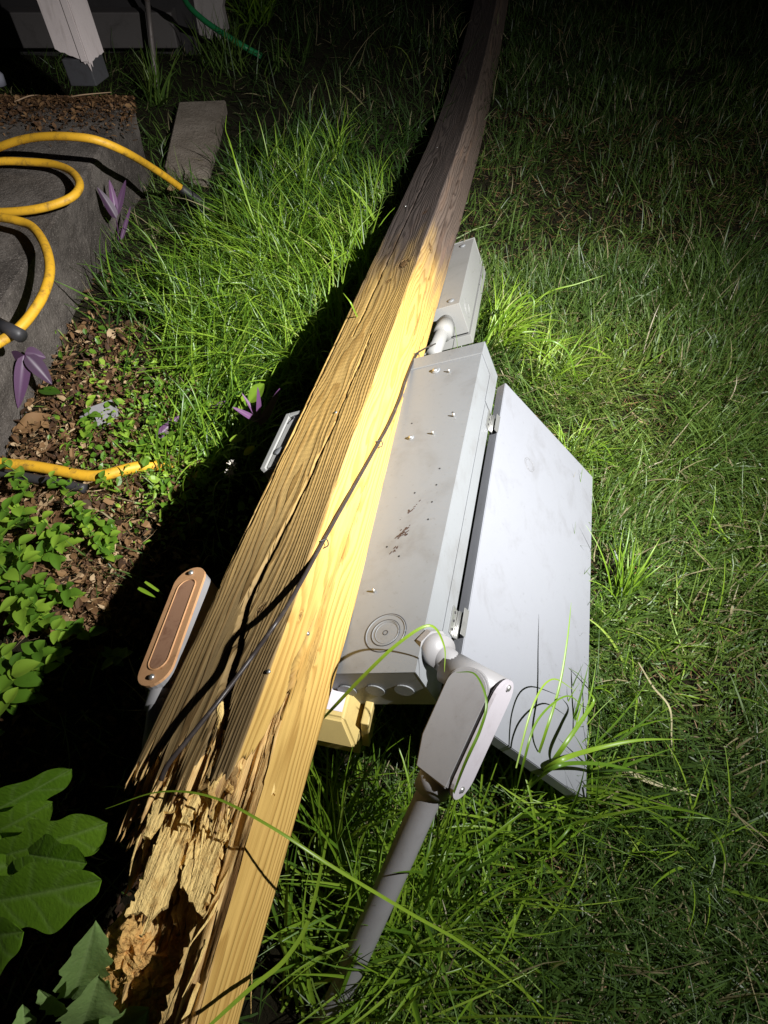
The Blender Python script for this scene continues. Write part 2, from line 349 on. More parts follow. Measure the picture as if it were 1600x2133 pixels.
def build_post():
    n = 72; c = np.linspace(0, -S, n)
    per = [(0., x) for x in c[:-1]] + [(x, -S) for x in c[:-1]] + [(-S, x) for x in c[::-1][:-1]] + [(x, 0.) for x in c[::-1][:-1]]
    per = np.array(per); pid = np.concatenate([np.zeros(n - 1), np.full(n - 1, 2), np.full(n - 1, 3), np.full(n - 1, 1)])
    te = t_end(per[:, 0], per[:, 1]); K = 560; tf = 5.4
    cr = .004
    def rounded(a, b):
        a2, b2 = a.copy(), b.copy()
        for ca, cb in ((0, 0), (0, -S), (-S, 0), (-S, -S)):
            da, db = np.abs(a - ca), np.abs(b - cb); m = (da < cr) & (db < cr)
            k = cr - np.sqrt(np.maximum(cr ** 2 - (cr - np.minimum(da, cr)) ** 2, 0)); k2 = cr - np.sqrt(np.maximum(cr ** 2 - (cr - np.minimum(db, cr)) ** 2, 0))
            edge = m & (db < 1e-6); b2[edge] += np.sign(-S / 2 - cb) * k[edge]
            edge = m & (da < 1e-6); a2[edge] += np.sign(-S / 2 - ca) * k2[edge]
        return a2, b2
    pa, pb = rounded(per[:, 0], per[:, 1])
    N = len(per)
    s = np.linspace(0, 1, K)[:, None]
    near = te[None, :] + (1.25 - te[None, :]) * np.minimum(s / .62, 1); T = np.where(s < .62, near, 1.25 + (tf - 1.25) * (s - .62) / .38)
    Aa = np.repeat(pa[None], K, 0); Bb = np.repeat(pb[None], K, 0)
    crack = np.zeros_like(T); knot = np.zeros_like(T); dep = np.zeros_like(T)
    def do(cracks, face, coord, conv):
        for pts, wf in cracks:
            q = sorted([conv(*p)[::-1] for p in pts]); tt = np.array([x[0] for x in q]); cc = np.array([x[1] for x in q])
            wob = .0018 * (vnoise(T * 30, T * 0, 5) - .5) * 2 + .001 * (vnoise(T * 110, T * 0, 6) - .5)
            cx = np.interp(T, tt, cc) + wob
            wd = np.vectorize(lambda x: wf(x))(T[:, :1]) * np.ones_like(T) * np.clip((tt[-1] + .02 - T) / .15, .2, 1)
            inside = (T > tt[0] - .02) & (T < tt[-1]) & (pid[None] == face)
            x = np.abs(coord[None] - cx) / (wd + .0009); m = np.where(inside, np.clip(1.35 - x, 0, 1), 0)
            np.maximum(crack, m, out=crack); np.maximum(dep, m * (.004 + wd * 3), out=dep)
    do(CR_TOP, 1, per[:, 0], on_top); do(CR_RIGHT, 0, per[:, 1], on_right)
    for (face, kn, coord, conv) in ((1, KN_TOP, per[:, 0], on_top), (0, KN_RIGHT, per[:, 1], on_right)):
        for x, y, r in kn:
            cc, tt = conv(x, y); rr = np.sqrt(((coord[None] - cc) / r) ** 2 + ((T - tt) / (r * 1.7)) ** 2)
            m = np.where(pid[None] == face, np.exp(-(rr * 1.6) ** 2) * 1.0, 0); np.maximum(knot, m, out=knot)
            ring = np.where(pid[None] == face, np.exp(-((rr - .55) / .12) ** 2), 0) * (vnoise(T * 90, coord[None] * 300 * np.ones_like(T), 9) > .35)
            np.maximum(crack, ring * .8, out=crack); np.maximum(dep, ring * .0025, out=dep)
    dent = np.clip(vnoise(T * 14 + 3, np.tile(np.arange(N)[None] * .02, (K, 1)), 31) - .72, 0, 1) * .012
    near_edge = np.zeros(N)
    for ca, cb in ((0, 0), (0, -S), (-S, 0)): near_edge = np.maximum(near_edge, np.clip(1 - np.hypot(per[:, 0] - ca, per[:, 1] - cb) / .012, 0, 1))
    dep = dep + dent * near_edge[None]
    # slow waviness of the faces and a slightly wandering edge
    wav = .0016 * (vnoise(T * 3 + pid[None] * 7, np.tile(np.arange(N)[None] * .05, (K, 1)), 11) - .5) + .0010 * (vnoise(T * 9, np.tile(np.arange(N)[None] * .35, (K, 1)), 12) - .5)
    da = np.where(pid == 0, -1., np.where(pid == 3, 1., 0.))[None]; db = np.where(pid == 1, -1., np.where(pid == 2, 1., 0.))[None]
    Aa = Aa + da * (dep + wav + .0008); Bb = Bb + db * (dep + wav + .0008)
    V1 = post_pt(Aa, Bb, T).reshape(-1, 3)
    wc1 = np.stack([np.repeat(per[None, :, 0], K, 0), np.repeat(per[None, :, 1], K, 0), T], -1).reshape(-1, 3)
    i = np.arange(K * N).reshape(K, N); j = np.roll(i, -1, 1)
    F1 = np.stack([i[:-1].ravel(), j[:-1].ravel(), j[1:].ravel(), i[1:].ravel()], 1)
    # broken end: the fracture surface over the whole section
    gA, gB = np.meshgrid(c, c, indexing='ij'); te2 = t_end(gA, gB)
    aa, bb = gA.copy(), gB.copy()
    V2 = post_pt(aa, bb, te2).reshape(-1, 3); idx = np.arange(n * n).reshape(n, n) + len(V1)
    # tie the rim of the fracture to the first ring of the sides
    rim = {}
    for k, (x, y) in enumerate(per): rim[(round(-x / S * (n - 1)), round(-y / S * (n - 1)))] = k
    for (ii, jj), k in rim.items(): idx[ii, jj] = k
    F2 = np.stack([idx[:-1, :-1].ravel(), idx[1:, :-1].ravel(), idx[1:, 1:].ravel(), idx[:-1, 1:].ravel()], 1)
    V = np.concatenate([V1, V2]); F = np.concatenate([F1, F2])
    cut = np.concatenate([np.zeros(len(V1)), np.ones(len(V2))])
    top = idx * 0
    Vw = np.concatenate([wc1, np.stack([gA, gB, te2], -1).reshape(-1, 3)])
    at_ = {'wc': Vw, 'cut': cut, 'crack': np.concatenate([crack.ravel(), np.zeros(n * n)]), 'knot': np.concatenate([knot.ravel(), np.zeros(n * n)])}
    root = thing('wooden_post', PP(-.07, -.14, 3.2), 'long square timber post splintered at its near end, yellow near and grey brown far', 'post')
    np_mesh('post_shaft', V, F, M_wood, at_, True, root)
    return root
post = build_post()

def splinter(parent, p0, p1, w0, nrm, bend=0.0, thick=.003, tint=0, name='splinter', seg=9, seed=0):
    """one torn sliver from p0 (root) to p1 (tip)"""
    rs = random.Random(seed); p0, p1 = Vector(p0), Vector(p1); ax = (p1 - p0); L = ax.length; ax = ax.normalized()
    sd = ax.cross(nrm).normalized(); nr = sd.cross(ax).normalized(); vs = []; fs = []
    for k in range(seg + 1):
        s = k / seg; ww = w0 * (1 - s ** 1.5) * (1 + .45 * (rs.random() - .5)) + .0006; c = p0 + ax * L * s + nr * (bend * s * s) + sd * (rs.random() - .5) * w0 * .35
        th = thick * (1 - .8 * s)
        for q, h in ((-1, 0), (-.35, 1), (.5, .8), (1, 0), (0, -.8)): vs.append(c + sd * q * ww / 2 + nr * h * th)
        if k:
            a = (k - 1) * 5; b = k * 5
            for m in range(5): fs.append((a + m, a + (m + 1) % 5, b + (m + 1) % 5, b + m))
    fs.append(tuple(range(5))[::-1]); e = seg * 5; fs.append(tuple(e + m for m in range(5)))
    o = mesh_obj(name, vs, fs, M_fibre, parent); t = o.data.attributes.new('tint', 'FLOAT', 'POINT'); t.data.foreach_set('value', [tint] * len(vs)); return o
rs = random.Random(3)
for k in range(95):     # shaggy fibres hanging out of the lower left of the break
    A = rs.uniform(.035, .128); B = rs.uniform(.01, .138)
    t0 = -.13 - .14 * (B / S) ** 1.2 + rs.uniform(-.02, .03); L = rs.choice([rs.uniform(.02, .07), rs.uniform(.05, .12)])
    p0 = PP(-A, -B, t0); p1 = p0 - d * L - v * rs.uniform(.005, .05) * (L / .1) + u * rs.uniform(.002, .03)
    splinter(post, p0, p1, rs.uniform(.005, .020), v + u * rs.uniform(-.4, .9), rs.uniform(-.02, .012), rs.uniform(.001, .003), rs.choice([0, 0, 0, .15, .6]), seed=k)
for k in range(60):     # long straight pale slivers
    A = rs.uniform(.035, .138); B = rs.uniform(.0, .10); t0 = -.13 - .12 * (B / S) ** 1.2 + rs.uniform(-.03, .03)
    p0 = PP(-A, -B, t0); splinter(post, p0, p0 - d * rs.uniform(.04, .13) - v * rs.uniform(.005, .03) - u * rs.uniform(-.02, .006), rs.uniform(.003, .009), v + u * .6, rs.uniform(-.004, .004), .0015, 0, seg=7, seed=500 + k)
for k in range(12):     # slivers standing off the long strip
    t0 = -.14 - .035 * k; b_ = -.062 - .004 * rs.random(); p0 = PP(-.006 - .02 * rs.random(), b_ - .006, t0 + .02)
    splinter(post, p0, p0 - d * rs.uniform(.03, .08) + v * rs.uniform(.002, .012) - u * rs.uniform(0, .012), rs.uniform(.003, .008), u, rs.uniform(-.006, .006), .0015, rs.choice([0, 0, .3]), seed=90 + k)

for k in range(70):     # ragged plates of punky wood on the slanting break
    A = rs.uniform(.03, .13); B = rs.uniform(.01, .13); t0 = -.165 - .135 * (B / S) ** 1.2 - .035 * A / S + rs.uniform(-.02, .02); p0 = PP(-A, -B, t0)
    splinter(post, p0, p0 - d * rs.uniform(.012, .05) - v * rs.uniform(-.01, .03) + u * rs.uniform(-.02, .02), rs.uniform(.008, .022), v + u * rs.uniform(-.2, 1.2) - d * .4, rs.uniform(-.01, .01), rs.uniform(.002, .005), rs.choice([0, 0, 0, .3, .8]), seg=6, seed=300 + k)
def torn_slab(poly, h0, tiltu, th, seed, tint=0):
    rz = random.Random(seed); pts = []
    n = len(poly)
    for i in range(n):
        (x0, y0), (x1, y1) = poly[i], poly[(i + 1) % n]; m = max(2, int(math.hypot(x1 - x0, y1 - y0) / 9))
        for k in range(m): t = k / m; pts.append((x0 + (x1 - x0) * t + rz.gauss(0, 2.6), y0 + (y1 - y0) * t + rz.gauss(0, 6)))
    nn = (v + u * tiltu).normalized(); P0 = M0 + v * h0 - u * .06 - d * .25; W = [onpl(x, y, nn, P0) for x, y in pts]
    bm = bmesh.new(); tl = bm.verts.layers.float.new('tint'); prism_bm(bm, W, -nn * th)
    for q in bm.verts: q[tl] = tint
    bmesh.ops.triangulate(bm, faces=[f for f in bm.faces if len(f.verts) > 4]); bmesh.ops.subdivide_edges(bm, edges=bm.edges[:], cuts=2, use_grid_fill=True)
    for q in bm.verts: q.co += nn * .004 * noise.noise(Vector(((q.co @ u) * 140, (q.co @ v) * 140, (q.co @ d) * 22 + seed)))
    return bm_obj('torn_slab', bm, M_fibre, post)
torn_slab([(478, 1615), (430, 1640), (398, 1740), (375, 1850), (420, 1900), (452, 1800), (470, 1720)], -.050, .25, .012, 5)
torn_slab([(470, 1760), (430, 1850), (400, 1960), (425, 1965), (455, 1890), (480, 1800)], -.075, .15, .010, 6, .1)
torn_slab([(395, 1640), (345, 1690), (310, 1800), (262, 1910), (300, 1890), (330, 1850), (290, 1950), (345, 1880), (372, 1800), (400, 1700)], -.045, .5, .008, 7)
torn_slab([(560, 1500), (520, 1580), (500, 1700), (470, 1830), (440, 1960), (480, 1930), (520, 1790), (550, 1650), (572, 1560)], -.085, .1, .010, 8, .62)
torn_slab([(372, 1600), (330, 1660), (300, 1730), (318, 1735), (352, 1690), (385, 1640)], -.020, .4, .006, 9)
torn_slab([(556, 1625), (540, 1650), (552, 1668), (575, 1650), (572, 1632)], -.040, .6, .012, 10)
torn_slab([(505, 1690), (470, 1800), (425, 1940), (385, 2100), (330, 2230), (300, 2200), (352, 2080), (392, 1960), (430, 1850), (470, 1730)], -.060, .75, .012, 11, .40)
torn_slab([(470, 1960), (440, 2050), (410, 2160), (385, 2170), (408, 2060), (440, 1970)], -.055, .5, .008, 12, .1)
torn_slab([(520, 1610), (500, 1660), (475, 1750), (490, 1750), (515, 1690), (540, 1620)], -.052, .4, .008, 13, .15)
torn_slab([(410, 1590), (395, 1640), (372, 1710), (392, 1720), (420, 1650), (440, 1600)], -.018, .4, .010, 14, 0)
for px, py in ((911, 308), (845, 430), (640, 1320), (700, 860), (560, 1400)):
    f_top = py != 1320; c = onpl(px, py, v if f_top else u, M0 + (v if f_top else u) * -.001); disc_n = v if f_top else u
    bm = bmesh.new(); tube_bm(bm, [c, c + disc_n * .0022], .0028, 12); bm_obj('nail_head', bm, M_steel, post, True)
# ------------------------------------------------------------------ rotten stub at the foot
def chunk(name, c, r, stretch, mat, seed, sub=4, parent=None, ax=None):
    bm = bmesh.new(); bmesh.ops.create_icosphere(bm, subdivisions=sub, radius=1)
    for q in bm.verts:
        p = q.co.copy(); n1 = noise.noise(p * 1.6 + Vector((seed, 0, 0))); n2 = noise.cell(p * 3.2 + Vector((0, seed, 0))); n3 = noise.noise(p * 7 + Vector((seed, 3, 0)))
        k = r * (1 + .35 * n1 + .16 * n2 + .14 * n3); q.co = Vector((p.x * k * stretch[0], p.y * k * stretch[1], p.z * k * stretch[2])) + c
    return bm_obj(name, bm, mat, parent)
stub = thing('rotten_stump', at(330, 2030, .10), 'crumbling orange rotten wood stub right below the torn end of the post', 'stump')
for k, (px, py, z, r, st) in enumerate([(335, 1990, .36, .046, (1.25, .9, .8)), (278, 1968, .38, .026, (1, 1, 1.1)), (392, 1985, .37, .034, (.9, 1.1, .9)), (300, 2040, .35, .036, (1, 1, 1)), (395, 2095, .35, .042, (1, 1.2, .7)), (350, 2070, .30, .055, (1.2, 1.2, .9)), (345, 1945, .33, .045, (1.2, .8, 1.0)), (310, 2105, .33, .038, (1, 1, 1)), (370, 2030, .37, .030, (1.2, .8, .8)), (430, 2060, .33, .03, (.8, 1.4, 1)), (340, 2090, .15, .06, (1.1, 1.1, 2.4))]):
    chunk('rotten_lump', at(px, py, z), r, st, M_rot, k * 3.7, 4, stub)
for k in range(16):
    p0 = at(rs.uniform(258, 405), rs.uniform(1945, 2040), rs.uniform(.36, .40)); q = splinter(stub, p0, p0 + Vector((rs.uniform(-.02, .02), -rs.uniform(.02, .05), -rs.uniform(.0, .05))), rs.uniform(.006, .016), Vector((.3, 0, 1)), 0, .004, rs.choice([0, .2]), 'wood_flake', seed=200 + k)
    q.data.materials[0] = M_rot

# ------------------------------------------------------------------ cable stapled to the post
def path_post(pts, h):
    out = []
    for px, py, *hh in pts:
        hgt = hh[0] if hh else h; out.append(onpl(px, py, u, M0 + u * hgt))
    return out
cab = thing('cable', onpl(745, 1000, u, M0), 'thin dark cable stapled along the yellow face of the timber post', 'cable')
bm = bmesh.new()
cpts = path_post([(907, 716, .010), (885, 726, .006), (866, 741, .003), (846, 790, .004), (833, 830, .004), (812, 880, .004), (789, 922, .003), (745, 1000, .004), (710, 1062, .005), (672, 1130, .003), (637, 1195, .006), (600, 1260, .010), (575, 1298, .016)], .004)
last = cpts[-1]; c2 = [onpl(px, py, v, M0 + v * h) for px, py, h in ((520, 1375, .026), (460, 1455, .030), (400, 1530, .026), (352, 1590, .020), (335, 1625, .012))]
tube_bm(bm, smooth_path(cpts + c2, 6), lambda s: .0028 if s > .1 else .0018, 8); bm_obj('cable_run', bm, M_cable, cab, True)
for px, py in ((866, 741), (788, 924), (673, 1131)):
    c = onpl(px, py, u, M0 + u * .001); bm = bmesh.new(); ax = (onpl(px - 30, py + 55, u, M0) - onpl(px, py, u, M0)).normalized(); sd = ax.cross(u)
    tube_bm(bm, smooth_path([c - sd * .006 + ax * .004, c - sd * .005 + u * .006, c + sd * .004 + u * .0065 - ax * .002, c + sd * .007 + ax * .006], 5), .0009, 6); bm_obj('staple', bm, M_dark, cab, True)

# ------------------------------------------------------------------ electrical enclosure with open door
pu = Vector((.892718, -.185757, .410547)).normalized(); pd_ = Vector((.214898, .976302, -.025547)).normalized(); pv = pd_.cross(pu) * -1
pv = pu.cross(pd_) if (pu.cross(pd_)).z > 0 else pd_.cross(pu)
C2 = Vector((.04135985, .40383933, CAMZ - .80641168)); W_, L_, D_ = .34, .752, .086
def PE(p, q, r): return C2 + pu * p + pv * q + pd_ * r
enc = thing('electrical_enclosure', PE(-.17, -.09, .37), 'large grey metal electrical cabinet lying under the post with its door hanging open', 'enclosure')
def shell():
    bm = bmesh.new(); th = .002
    box_bm(bm, C2, pu, pv, pd_, (-W_, -th, 0), (0, 0, L_ - .035), .0008)
    box_bm(bm, C2, pu, pv, pd_, (-th, -D_, .0), (-.0002, -th - .0001, L_ - .035), .0)
    box_bm(bm, C2, pu, pv, pd_, (-W_, -D_, .0), (-W_ + th, -th - .0001, L_ - .035), .0)
    box_bm(bm, C2, pu, pv, pd_, (-W_ + th, -D_, .0002), (-th - .0001, -th - .0001, th), .0)
    box_bm(bm, C2, pu, pv, pd_, (-.018, -D_ + .001, .004), (-.0025, -D_ + .003, L_ - .04), 0)
    return bm
bm_obj('box_body', shell(), M_metal, enc)
bm = bmesh.new(); box_bm(bm, C2, pu, pv, pd_, (-W_ - .002, -D_ - .001, L_ - .034), (.0022, .0022, L_ + .006), .0012); bm_obj('end_cap', bm, M_metal, enc)
bm = bmesh.new(); box_bm(bm, C2, pu, pv, pd_, (.0004, -D_ - .0015, L_ - .12), (.0020, -.052, L_ - .0355), .0006); bm_obj('side_tab', bm, M_metal, enc)
bm = bmesh.new(); box_bm(bm, C2, pu, pv, pd_, (.0002, -D_ - .001, .05), (.0018, -.055, L_ - .125), .0005); bm_obj('side_flange', bm, M_metal, enc)
# near end wall with louvred knockouts
bm = bmesh.new()
for k in range(4): tube_bm(bm, [PE(-.035 - .045 * k, -.045, -.0002), PE(-.035 - .045 * k, -.045, -.002)], .014, 20)
bm_obj('end_knockout', bm, M_metal, enc)
def PAt(px, py, h=0): return onpl(px, py, pv, C2 + pv * h)
def ring_bm(bm, c, X, Y, r, tr, n=48, sq=1.0, a0=0, a1=2 * math.pi):
    pts = [c + X * r * math.cos(a0 + (a1 - a0) * k / n) + Y * r * math.sin(a0 + (a1 - a0) * k / n) * sq for k in range(n + 1)]
    tube_bm(bm, pts, tr, 6)
kc = PAt(803, 1318)
bm = bmesh.new(); ring_bm(bm, kc, pu, pd_, .030, .0011); ring_bm(bm, kc, pu, pd_, .0205, .0010); ring_bm(bm, kc + pu * .002, pu, pd_, .0175, .0008, a0=.4, a1=5.6)
bm_obj('knockout', bm, M_metal, enc, True)
bm = bmesh.new(); ring_bm(bm, kc + pv * .0002, pu, pd_, .0315, .0007); ring_bm(bm, kc + pv * .0002, pu, pd_, .0218, .0006); ring_bm(bm, kc + pv * .0002, pu, pd_, .0036, .0005, 16)
tag(bm_obj('knockout_groove', bm, M_dark, enc, True))
def zz(x, y): return 640 + x / 2.5, 680 + y / 2.5
def disc(c, n, r, h, mat, name, parent, dome=False, sides=20):
    bm = bmesh.new(); X = n.orthogonal().normalized(); Y = n.cross(X)
    prof = [(r, 0), (r, h * .5), (r * .8, h), (0.0001, h * (1.25 if dome else 1.02))]
    rings = [[bm.verts.new(c + (X * math.cos(2 * math.pi * k / sides) + Y * math.sin(2 * math.pi * k / sides)) * rr + n * hh) for k in range(sides)] for rr, hh in prof]
    for a, b in zip(rings, rings[1:]):
        for k in range(sides): bm.faces.new((a[k], a[(k + 1) % sides], b[(k + 1) % sides], b[k]))
    bm.faces.new(rings[0][::-1]); return bm_obj(name, bm, mat, parent, True)
w1 = disc(PAt(908, 772), pv, .0095, .0022, M_metal, 'washer', enc); disc(PAt(906, 772, .002), pv, .0048, .004, M_steel, 'screw_head', w1, True)
w1 = disc(PAt(856, 912), pv, .0065, .002, M_metal, 'washer', enc); disc(PAt(856, 912, .002), pv, .0035, .004, M_steel, 'screw_head', w1, True)
for x, y in ((740, 238), (657, 560), (350, 1382), (765, 468)):
    c = PAt(*zz(x, y)); bm = bmesh.new(); tube_bm(bm, [c, c + pv * .007 + pu * .001], lambda s: .0024 - .001 * s, 8); bm_obj('screw_tip', bm, M_steel, enc, True)
bm = bmesh.new()
bm.free()
for x, y in ((757, 447), (690, 740), (673, 825), (560, 867), (650, 914), (630, 1005), (478, 1197), (415, 1148), (545, 505)):
    bm = bmesh.new(); c = PAt(*zz(x, y)); tube_bm(bm, [c - pv * .0005, c + pv * .0004], .0017, 10); bm_obj('drill_hole', bm, M_black, enc)
bm = bmesh.new()
for k in range(60):
    x, y = rs.choice([(540, 960), (512, 1060), (480, 1090), (460, 1160), (510, 1080)]); q_ = rs.gauss(0, 1); x += q_ * 16 + rs.gauss(0, 4); y -= q_ * 14 + rs.gauss(0, 6)
    c = PAt(*zz(x, y)); a = rs.uniform(.5, 1.1); L = rs.uniform(.001, .006); X = pu * math.cos(a) * -1 - pd_ * math.sin(a); Y = X.cross(pv)
    box_bm(bm, c, X, Y, pv, (-L / 2, -.0006, .0001), (L / 2, .0006, .0005))
bm_obj('mud_splash', bm, mat_paint('mud', (.05, .025, .015), (.11, .06, .03), .6, .8), enc)
# door: pan pressed from sheet, hinged on the lower right edge, swung out and down
HA = PE(.008, -D_ - .011, .008); HB = PE(.010, -D_ - .013, L_ - .004)
dw = (pu * .36 - pv * .933).normalized(); dn = pd_.cross(dw).normalized()
if dn.dot(pu) < 0: dn = -dn
DL = L_ - .004; DW = .342
def PD(x, y, z): return HA + pd_ * x + dw * y + dn * z
door = thing('x', HA, None, None) if False else None
bm = bmesh.new()
box_bm(bm, HA, pd_, dw, dn, (0, .012, 0), (DL, DW, .0022), .001)
box_bm(bm, HA, pd_, dw, dn, (0, .0105, -.020), (DL, .0125, .0012), .0005)      # hinge side return
box_bm(bm, HA, pd_, dw, dn, (0, DW - .0015, -.020), (DL, DW + .0005, .001), .0005)
box_bm(bm, HA, pd_, dw, dn, (-.0005, .0128, -.020), (.0015, DW - .0018, -.0002))
box_bm(bm, HA, pd_, dw, dn, (DL - .0015, .0128, -.020), (DL + .0005, DW - .0018, -.0002))
dobj = bm_obj('door', bm, M_door, enc); dobj['label'] = 'pale scratched sheet metal door, swung open toward the lawn'
def on_door(px, py, h=.0024): return onpl(px, py, dn, HA + dn * h)
M_stain = mat_paint('dried_water_stain', (.17, .17, .175), (.12, .12, .12), .8, .5, 0, 50)
cst = on_door(1103, 968)
bm = bmesh.new(); ring_bm(bm, cst, pd_, dw, .0155, .0006, 40); ring_bm(bm, cst, pd_, dw, .012, .0004, 40); bm_obj('dried_ring', bm, M_stain, dobj, True)
bm = bmesh.new()
for k in range(26):
    p0 = on_door(rs.uniform(1150, 1212), rs.uniform(1080, 1500)); a = rs.uniform(.6, 1.2); L = rs.uniform(.008, .03)
    if (p0 - HA) @ dw > DW - .012 or (p0 - HA) @ pd_ < .02: continue
    X = (pd_ * math.sin(a) + dw * math.cos(a)).normalized(); X = X if X @ dw < 0 else -X
    tube_bm(bm, smooth_path([p0, p0 + X * L * .5 + pd_ * .001, p0 + X * L], 3), .0004, 4)
bm.free()
for px, py in ((1016, 872), (947, 1302)):
    q = onpl(px, py, pu, C2 + pu * .002); r0 = (q - C2) @ pd_
    h = bmesh.new(); box_bm(h, C2, pu, pv, pd_, (.0022, -D_ - .001, r0 - .024), (.0042, -D_ + .015, r0 + .024), .0006); ho = bm_obj('hinge', h, M_steel, enc)
    h = bmesh.new(); tube_bm(h, [PE(.006, -D_ - .004, r0 - .024), PE(.006, -D_ - .004, r0 + .024)], .0034, 10); bm_obj('hinge_pin', h, M_steel, ho, True)
    h = bmesh.new(); box_bm(h, HA, pd_, dw, dn, (r0 + .004 - .024, -.001, .0024), (r0 + .004 + .024, .010, .004), .0005); bm_obj('hinge_leaf', h, M_steel, ho)
    h = bmesh.new()
    for k in (-.015, 0, .015): tube_bm(h, [PE(.0043, -D_ + .008, r0 + k), PE(.0053, -D_ + .008, r0 + k)], .0022, 8)
    bm_obj('rivet', h, M_dark, ho)

# ------------------------------------------------------------------ conduit with a boxy elbow body at the near corner
con = thing('conduit', at(900, 1655, .33), 'grey plastic conduit with an oval covered elbow leaving the near corner of the cabinet', 'conduit')
T0 = onpl(893, 1345, pu, C2 + pu * .0); T1 = onpl(925, 1362, pu, C2 + pu * .028); T2 = onpl(1000, 1395, pu, C2 + pu * .092)
bm = bmesh.new(); tube_bm(bm, [T0 - (T1 - T0) * .1, T0 + (T1 - T0) * .9], .0225, 28); bm_obj('coupling', bm, M_pvc, con, True)
bm = bmesh.new(); tube_bm(bm, [T0 + (T1 - T0) * .05, T0 + (T1 - T0) * .35], .0262, 8); bm_obj('lock_nut', bm, M_pvc, con)
CT = at(1062, 1424, .425); CB = at(954, 1660, .345)       # cover centre line
e1 = (CB - CT).normalized()
cn = Vector((.76, -.60, .24)); cn = (cn - e1 * (cn @ e1)).normalized(); e2 = e1.cross(cn)
if e2.x < 0: e2 = -e2
CW = .056; CLn = (CB - CT).length
def capsule(c0, ax, wd, L, Wd, n=12):
    r = Wd / 2; out = []
    for k in range(n + 1): a = math.pi * k / n; out.append(c0 + ax * (r - r * math.sin(a)) + wd * r * math.cos(a))
    for k in range(n + 1): a = math.pi * k / n; out.append(c0 + ax * (L - r + r * math.sin(a)) - wd * r * math.cos(a))
    return out
TOPC = CT - e1 * .004
bm = bmesh.new(); prism_bm(bm, capsule(TOPC, e1, e2, CLn + .008, CW), cn * -.0045)
bmesh.ops.bevel(bm, geom=[e for e in bm.edges if e.is_manifold and e.calc_face_angle(0) > 1], offset=.0012, segments=2, affect='EDGES'); bm_obj('elbow_cover', bm, M_cover, con)
bm = bmesh.new(); prism_bm(bm, capsule(TOPC - cn * .0046 + e1 * .001, e1, e2, CLn + .006, CW - .003), cn * -.003); bm_obj('gasket', bm, M_dark, con)
for s in (.010, CLn - .006): disc(TOPC + e1 * s, cn, .0045, .003, M_steel, 'cover_screw', con, True)
bm = bmesh.new(); tube_bm(bm, [T0, TOPC + e1 * .023 - cn * .060], .0185, 28); bm_obj('stub_pipe', bm, M_pvc, con, True)
# body: side profile with a big rounded heel, extruded over the cover's width
prof = []; L = CLn; dp = .062
b0 = TOPC - cn * .008
prof2 = [(.006 + dp / 2 - dp / 2 * math.sin(a), dp / 2 - dp / 2 * math.cos(a)) for a in np.linspace(0, math.pi, 16)] + [(L * .72, dp * .98), (L * .97, dp * .80), (L * .99, 0)]
bm = bmesh.new(); pts = [b0 + e1 * x - cn * y - e2 * (CW / 2 - .001) for x, y in prof2]; prism_bm(bm, pts, e2 * (CW - .002))
bmesh.ops.recalc_face_normals(bm, faces=bm.faces)
bmesh.ops.bevel(bm, geom=[e for e in bm.edges if e.calc_face_angle(0) > .6], offset=.0022, segments=2, affect='EDGES'); bm_obj('elbow_body', bm, M_pvc, con, False)
# top hub joining the stub pipe to the body
hb = TOPC + e1 * .030 - cn * .036
bm = bmesh.new(); H1 = TOPC + e1 * .023 + e2 * .003 - cn * .0078; H0 = H1 - cn * .082; tube_bm(bm, [H0, H1], .0232, 32); bm_obj('hub', bm, M_pvc, con, True)
PB0 = TOPC + e1 * (CLn * .93) - cn * .036; PG = at(690, 2110, .03); PG2 = at(600, 2290, -.03)
bm = bmesh.new(); tube_bm(bm, [PB0, PB0 + (PG - PB0).normalized() * .030], .0235, 28); bm_obj('lower_hub', bm, M_pvc, con, True)
bm = bmesh.new(); tube_bm(bm, smooth_path([PB0, PB0.lerp(PG, .33), PB0.lerp(PG, .66), PG, PG2], 6), .0178, 28); bm_obj('lower_pipe', bm, M_pvc, con, True)

# ------------------------------------------------------------------ elbow body with rusty cover on the far side of the post
rl = thing('conduit_elbow', PP(-.19, -.05, .02), 'small oval electrical fitting with a rusty brown cover beside the left side of the post', 'conduit fitting')
q0 = onpl(403, 1183, v, M0 + v * .0); q1 = onpl(311, 1428, v, M0 + v * .0); f1 = (q1 - q0).normalized(); fn = v.copy(); fn = (fn - f1 * (fn @ f1)).normalized(); f2 = f1.cross(fn)
if f2.x < 0: f2 = -f2
fL = (q1 - q0).length
bm = bmesh.new(); prism_bm(bm, capsule(q0, f1, f2, fL, .052), fn * -.004)
bmesh.ops.bevel(bm, geom=[e for e in bm.edges if e.calc_face_angle(0) > 1], offset=.001, segments=2, affect='EDGES'); cv = bm_obj('elbow_cover', bm, M_rust, rl)
bm = bmesh.new(); cp = capsule(q0 + f1 * .024, f1, f2, fL - .048, .030); cp.append(cp[0]); tube_bm(bm, [p + fn * .0002 for p in cp], .0013, 6, False); bm_obj('cover_rim', bm, M_rust, cv, True)
bm = bmesh.new(); prism_bm(bm, capsule(q0 + f1 * .026 + fn * .0006, f1, f2, fL - .052, .026), fn * -.0008); bm_obj('cover_recess', bm, mat_paint('dark_rust', (.36, .20, .12), (.16, .06, .03), .8, .6, 0, 40), cv)
for s in (.011, fL - .012): disc(q0 + f1 * s, fn, .0042, .0035, M_steel, 'cover_screw', cv, True)
bm = bmesh.new(); a_, b_ = prism_bm(bm, capsule(q0 - fn * .0042 + f1 * .0005, f1, f2, fL - .001, .0505), fn * -.040); bm_obj('elbow_body', bm, M_pvc, rl)
qh = q1 - f1 * .018 - fn * .024
